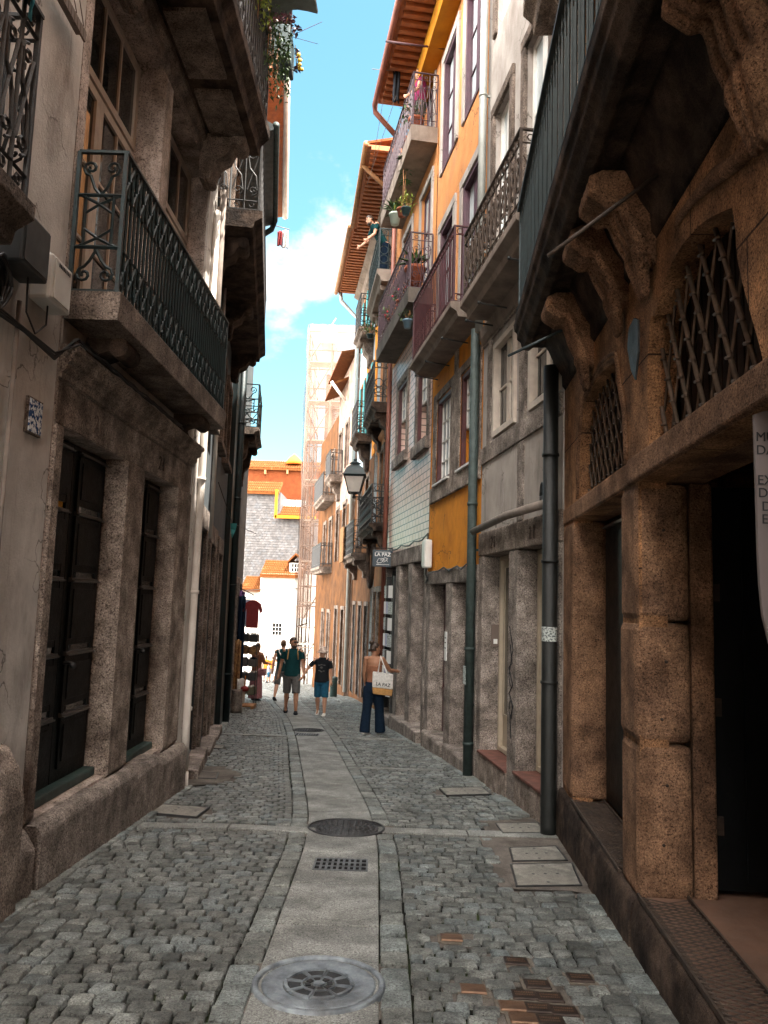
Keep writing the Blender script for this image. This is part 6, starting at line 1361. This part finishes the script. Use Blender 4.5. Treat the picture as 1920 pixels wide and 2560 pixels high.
    if bottom_kind == 'dress':
        mid = (J['a0']+J['a1'])/2
        E_(c, [(mid+Vector((0, 0, .0)), .13, .12), (mid.lerp(pel, .3), .125, .11), (mid.lerp(pel, .7), .115, .09), (pel, .105, .08), (T((0, 0, .08*s)), .085, .064), (T((0, 0, .12*s)), .08, .06)], 18)
        o = c.build('dress', bottom, t, remesh=vox)
    else:
        E_(c, [(T((0, 0, -.055*s)), .09, .07), (T((0, 0, -.02*s)), .103, .077), (T((0, 0, .03*s)), .1, .074), (T((0, 0, .06*s)), .092, .066)])
        for i in (0, 1):
            h, kn, an = J['h%d' % i], J['k%d' % i], J['a%d' % i]
            if bottom_kind == 'shorts': c.tube([W(h), W(h.lerp(kn, .5)), W(kn+(kn-h)*.02)], [.064*s, .058*s, .054*s], 12)
            else: c.tube([W(h), W(h.lerp(kn, .5)), W(kn), W(kn.lerp(an, .5)), W(an+Vector((0, .008*s, -.018*s)))], [.064*s, .06*s, .052*s, .054*s, .06*s], 12)
        c.build('shorts' if bottom_kind == 'shorts' else 'trousers', bottom, t, remesh=vox)
    # hair and head things
    c = MB(); c.loft([hring(-.02, .0465, .045, -.016), hring(.01, .048, .052, -.012), hring(.04, .044, .053, -.006), hring(.062, .032, .038, -.004), hring(.073, .012, .014, -.004)])
    if longhair: c.tube([W(Hd((0, -.03, .03))), W(Hd((0, -.05, -.03))), W(Hd((0, -.05, -.09)))], [.045*s, .04*s, .025*s], 10)
    if bun: c.ball(W(Hd((0, -.045, .07))), .03*s, .03*s, .026*s, 10, 6); [c.ball(W(Hd((.05*math.sin(k*2.1), -.03+.02*math.cos(k*3.3), .03*math.cos(k*1.7)))), .018*s, n=6, m=4) for k in range(7)]
    if beard: c.loft([hring(-.07, .02, .02, .024), hring(-.055, .034, .036, .018), hring(-.035, .042, .042, .012)])
    c.build('hair', hair, t)
    if hat:
        c = MB(); c.loft([hring(.0, .085, .09, -.002), hring(.012, .07, .075, -.004), hring(.03, .052, .06, -.004), hring(.06, .047, .054, -.004), hring(.082, .036, .042, -.004), hring(.088, .01, .012, -.004)]); k = c.build('hat', hat, t); k.modifiers.new('s', 'SOLIDIFY').thickness = .004
    c = MB()
    for sd in (-1, 1): c.ball(W(Hd((sd*.017, .05, .01))), .006*s, .004*s, .004*s, 6, 4)
    if glasses:
        for sd in (-1, 1): c.ball(W(Hd((sd*.019, .055, .008))), .018*s, .006*s, .011*s, 8, 5); c.tube([W(Hd((sd*.036, .05, .01))), W(Hd((sd*.046, 0, .006)))], .002*s, 4)
        c.tube([W(Hd((-.004, .058, .012))), W(Hd((.004, .058, .012)))], .003*s, 4)
    c.build('sunglasses' if glasses else 'eye', 'rubber', t)
    return t, W, T, J, s
def G(x, y, dy=0): g = gnd(x, y); return (g.x, g.y), gz(g.y)
xy, z = G(726, 1784)
mt, W, T, J, s = person('man in a teal t-shirt, grey shorts and sunglasses walking towards the camera', xy, z, PI+.12, 1.79, ((16, 4), (-14, 12)), ((8, 12, 18, 6), (-10, 14, 16, 10)), 'cloth_teal', 'cloth_grey', headyaw=38, glasses=True, beard=True, skin='skin_tan', sleeves=.62, fat=1.04)
b = MB()
for sd in (-1, 1): b.tube([W(T((sd*.052*s, -.06*s, .30*s))), W(T((sd*.056*s, .0, .345*s))), W(T((sd*.062*s, .073*s, .28*s))), W(T((sd*.07*s, .076*s, .2*s)))], .012, 6)
b.build('strap', 'cloth_tan', mt)
bk = thing('backpack', W(T((0, -.1*s, .2*s))), 'backpack with tan straps on the back of the man in teal', 'backpack'); b = MB(); b.ell([(W(T((0, -.12*s, z_*s))), rx*s, ry*s) for z_, rx, ry in ((.05, .07, .03), (.08, .085, .045), (.2, .085, .05), (.29, .07, .04), (.31, .03, .02))]); b.build('bag', 'cloth_olive', bk); b = MB(); b.ell([(W(T((0, -.17*s, z_*s))), rx*s, ry*s) for z_, rx, ry in ((.07, .05, .012), (.15, .055, .016), (.17, .03, .008))]); b.build('pocket', 'cloth_olive', bk)
handM = W(J['w0'] if False else J['w0'])
xy, z = G(801, 1789)
ct, W, T, J, s = person('young person in a bucket hat, dark printed t-shirt and blue shorts walking', xy, z, PI-.08, 1.55, ((10, 2), (-8, 14)), ((-6, 8, 14, 5), (12, 38, 8, 30)), 'cloth_black', 'cloth_blue', hat='cloth_hat', headyaw=-22, sleeves=.72, fat=1.08, shoes='cloth_white', longhair=False)
b = MB()
for i, (x, zz, w_) in enumerate(((-.04, .235, .03), (.0, .24, .03), (.035, .232, .028), (-.035, .15, .02), (.03, .155, .03), (0, .14, .03))): b.ball(W(T((x*s, .078*s, zz*s))), w_*s*.7, .006, .008*s, 6, 4)
b.ball(W(T((.0, .084*s, .2*s))), .02*s, .006, .016*s, 8, 5); b.build('shirt_print', 'cloth_grey', ct)
xy, z = G(702, 1751)
t3, W, T, J, s = person('man in a dark vest and grey shorts walking away behind the man in teal', xy, z, -.15, 1.74, ((-16, 12), (18, 6)), ((-18, 10, 14, 4), (16, 12, 14, 4)), 'cloth_teal', 'cloth_grey', hair='hair_brown', sleeves=.1, vox=.016)
b = MB(); b.tube([W(T((-.05*s, .05*s, .33*s))), W(T((-.05*s, -.07*s, .3*s))), W(T((.08*s, -.09*s, .1*s)))], .016, 6); b.build('strap', 'cloth_white', t3)
xy, z = G(638, 1751)
t4, W, T, J, s = person('woman in a brown shawl and long dusty pink dress seen from behind', xy, z, -.5, 1.6, ((4, 4), (-4, 2)), ((20, 8, 60, -10), (20, 8, 60, -10)), 'cloth_brown', 'cloth_pink', hair='hair_brown', bottom_kind='dress', female=True, sleeves=1.6, vox=.016, bun=False)
hb = thing('handbag', W(T((.13*s, -.02*s, .0))), 'pinkish shoulder bag carried by the woman in the long dress', 'handbag'); b = MB(); c = W(T((.13*s, -.02*s, 0))); b.wbox(c.x-.12, c.x+.12, c.y-.05, c.y+.05, c.z-.12, c.z+.08); b.build('bag', 'cloth_pink', hb, bevel=.03); b = MB(); b.tube([c+Vector((-.08, 0, .08)), W(T((.08*s, 0, .33*s))), c+Vector((.08, 0, .08))], .008, 5); b.build('strap', 'cloth_brown', hb)
xy, z = G(930, 1836)
t5, W, T, J, s = person('woman with bare shoulders and dark wide jeans facing the right hand shop', xy, z, -.42, 1.69, ((-6, 4), (9, 2)), ((4, 10, 20, 2), (38, 22, 46, 30)), 'cloth_brown', 'cloth_navy', hair='hair_dark', skin='skin_tan', bare=True, bottom_kind='trousers', female=True, headyaw=-38, bun=True, shoes='cloth_white')
tg = thing('tote_bag', W(T((.1*s, -.06*s, .0))), 'white and tan tote bag lettered LA PAZ on the shoulder of the woman in jeans', 'tote bag')
c = at_y(958, 1708, xy[1]-.14); wd, ht = .36, .38
def tp(x, z_, d=0): return Vector((c.x+x, c.y-.02+d+x*.25, c.z+z_-x*.12))
def slab(mb, x0, x1, z0, z1, d0, d1, k=0): mb.hexa([tp(x0-k, z0, d0), tp(x1+k, z0, d0), tp(x1+k, z0, d1), tp(x0-k, z0, d1), tp(x0, z1, d0), tp(x1, z1, d0), tp(x1, z1, d1), tp(x0, z1, d1)])
b = MB(); slab(b, -.2, .18, -.09, .19, -.05, .05, 0); b.build('bag_body', 'cloth_white', tg, bevel=.02); b = MB(); slab(b, -.202, .182, -.21, -.091, -.054, .054, -.02); b.build('bag_base', 'cloth_tan', tg, bevel=.02)
b = MB(); sh = W(J['s1'])+Vector((0, 0, .06))
for dx, dd in ((-.1, -.055), (.06, .055)): b.tube([tp(-.1, .17, dd), tp(-.1, .19, dd), sh+Vector((-.03, dd, .0)), tp(.06, .19, dd), tp(.06, .17, dd)], .013, 6)
b.build('handle', 'cloth_white', tg)
Mr = Matrix.Rotation(math.atan(.25), 4, 'Z') @ Matrix.Rotation(PI/2, 4, 'X') @ Matrix.Rotation(-.12, 4, 'Z')
text('LA PAZ', .085, tp(.0, -.045, -.056)+Vector((-.005, -.006, 0)), Mr, 'ink', tg, align='CENTER', bold=.001)
# distant people
for i, (x, y, Y, m, m2, H, lb) in enumerate(((664, 1690, 45, 'cloth_orange', 'cloth_grey', 1.5, 'distant figure in an orange top at the street end'), (680, 1690, 46.5, 'cloth_orange', 'cloth_grey', 1.45, 'distant figure in an orange top partly behind the first'), (689, 1700, 44, 'cloth_white', 'cloth_white', 1.35, 'distant figure in white near the end of the street'), (671, 1700, 43.2, 'cloth_lilac', 'cloth_blue', 1.1, 'distant child in pale blue near the street end'))):
    p = at_y(x, y, Y); person(lb, (p.x, Y), gz(Y), .6*i, H, ((8, 4), (-8, 6)), ((10, 12, 30, 8), (0, 8, 10, 5)), m, m2, vox=.03, sleeves=.5, skin='skin_tan')
# on balconies
p = R5.P(18.75, .28, 9.655); t6, W, T, J, s = person('bearded man in dark clothes leaning on a high balcony rail', (p.x, p.y), p.z, PI*.62, 1.76, ((0, 0), (0, 0)), ((12, 6, 34, 0), (14, 6, 34, 0)), 'cloth_teal', 'cloth_navy', bottom_kind='trousers', lean=34, headpitch=-20, beard=True, group='people on the balconies', vox=.016, sleeves=.6)
p = R4.P(13.9, .22, 10.255); person('woman in a magenta top standing on the topmost balcony', (p.x, p.y), p.z, PI*.5, 1.62, ((0, 0), (0, 0)), ((10, 12, 40, 5), (4, 8, 30, 5)), 'cloth_magenta', 'cloth_grey', bottom_kind='trousers', female=True, longhair=True, group='people on the balconies', vox=.02, sleeves=.5)
# ================================================================ SKY, SUN, CAMERA
SUN_EL, SUN_AZ = math.radians(67), math.radians(106)      # azimuth from +Y clockwise (east of the view axis)
wd_ = bpy.data.worlds.new('World'); bpy.context.scene.world = wd_; wd_.use_nodes = True; nt = wd_.node_tree; N = nt.nodes; Lk = nt.links
bg = N['Background']; sky = nd(nt, 'ShaderNodeTexSky', sky_type='NISHITA', sun_disc=False); sky.sun_elevation = SUN_EL; sky.sun_rotation = SUN_AZ; sky.ozone_density = .6; sky.air_density = 1.0; sky.dust_density = .1
tc = nd(nt, 'ShaderNodeTexCoord'); cd = ray(730, 660).normalized()
dot = nd(nt, 'ShaderNodeVectorMath', operation='DOT_PRODUCT'); dot.inputs[1].default_value = cd; Lk.new(tc.outputs['Generated'], dot.inputs[0])
mp = nd(nt, 'ShaderNodeMapping'); mp.inputs['Scale'].default_value = (1, 1, 1.5); Lk.new(tc.outputs['Generated'], mp.inputs[0])
n1 = nd(nt, 'ShaderNodeTexNoise'); n1.inputs['Scale'].default_value = 5.5; n1.inputs['Detail'].default_value = 9; n1.inputs['Roughness'].default_value = .58; Lk.new(mp.outputs[0], n1.inputs['Vector'])
n2 = nd(nt, 'ShaderNodeTexNoise'); n2.inputs['Scale'].default_value = 2.1; n2.inputs['Detail'].default_value = 6; Lk.new(mp.outputs[0], n2.inputs['Vector'])
r1 = nd(nt, 'ShaderNodeMapRange'); r1.inputs[1].default_value = .987; r1.inputs[2].default_value = .9995; r1.inputs[3].default_value = -.2; r1.inputs[4].default_value = .2; Lk.new(dot.outputs['Value'], r1.inputs[0])
sm_ = nd(nt, 'ShaderNodeMath', operation='ADD'); Lk.new(n1.outputs[0], sm_.inputs[0]); Lk.new(r1.outputs[0], sm_.inputs[1])
r2 = nd(nt, 'ShaderNodeMapRange', interpolation_type='SMOOTHSTEP'); r2.inputs[1].default_value = .60; r2.inputs[2].default_value = .76; Lk.new(sm_.outputs[0], r2.inputs[0])
mx = nd(nt, 'ShaderNodeMix', data_type='RGBA'); tint = nd(nt, 'ShaderNodeMix', data_type='RGBA', blend_type='MULTIPLY'); tint.inputs[0].default_value = 1; tint.inputs[7].default_value = (.27, .385, .315, 1); Lk.new(sky.outputs[0], tint.inputs[6])
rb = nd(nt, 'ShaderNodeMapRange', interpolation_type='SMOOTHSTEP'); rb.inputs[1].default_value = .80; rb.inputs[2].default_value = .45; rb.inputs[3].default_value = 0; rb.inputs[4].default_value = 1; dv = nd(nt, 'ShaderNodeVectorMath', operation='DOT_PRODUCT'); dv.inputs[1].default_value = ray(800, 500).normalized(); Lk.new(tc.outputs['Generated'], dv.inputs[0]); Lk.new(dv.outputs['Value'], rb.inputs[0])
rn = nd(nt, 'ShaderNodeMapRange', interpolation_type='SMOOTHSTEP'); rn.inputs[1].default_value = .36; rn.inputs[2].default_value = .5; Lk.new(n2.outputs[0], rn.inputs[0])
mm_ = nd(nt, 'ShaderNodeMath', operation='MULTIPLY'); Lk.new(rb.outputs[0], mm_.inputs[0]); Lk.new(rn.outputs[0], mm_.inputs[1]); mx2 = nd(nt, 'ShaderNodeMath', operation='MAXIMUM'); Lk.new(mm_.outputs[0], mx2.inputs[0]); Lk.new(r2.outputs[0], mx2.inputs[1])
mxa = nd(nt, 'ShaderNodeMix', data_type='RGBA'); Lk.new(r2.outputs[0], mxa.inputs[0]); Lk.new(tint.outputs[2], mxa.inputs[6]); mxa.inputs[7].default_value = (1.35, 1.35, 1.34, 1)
Lk.new(mm_.outputs[0], mx.inputs[0]); Lk.new(mxa.outputs[2], mx.inputs[6]); mx.inputs[7].default_value = (16.5, 15.6, 14.6, 1); Lk.new(mx.outputs[2], bg.inputs[0]); bg.inputs[1].default_value = .14  # bright cloud added over the sky outside the view, as neutral fill
sl_ = bpy.data.lights.new('sun', 'SUN'); sl_.energy = 3.0; sl_.angle = math.radians(.5); sl_.color = (1, .93, .83); so = bpy.data.objects.new('sun', sl_); C.objects.link(so)
sd_ = Vector((math.sin(SUN_AZ)*math.cos(SUN_EL), math.cos(SUN_AZ)*math.cos(SUN_EL), math.sin(SUN_EL))); so.rotation_euler = sd_.to_track_quat('Z', 'Y').to_euler(); so.location = (0, 0, 40)
cam = bpy.data.cameras.new('camera'); co = bpy.data.objects.new('camera', cam); C.objects.link(co); bpy.context.scene.camera = co
cam.sensor_fit = 'VERTICAL'; cam.sensor_height = 36; cam.sensor_width = 27; cam.lens = FPX/2560*36; cam.clip_end = 2000; cam.clip_start = .05
Mc = Matrix((cR, cU, -cF)).transposed().to_4x4(); Mc.translation = Vector((0, 0, CH)); co.matrix_world = Mc
vs_ = bpy.context.scene.view_settings; vs_.view_transform = 'Standard'; vs_.look = 'None'; vs_.exposure = 3.0; vs_.gamma = 1
bpy.context.scene.cycles.max_bounces = 8; bpy.context.scene.cycles.diffuse_bounces = 5
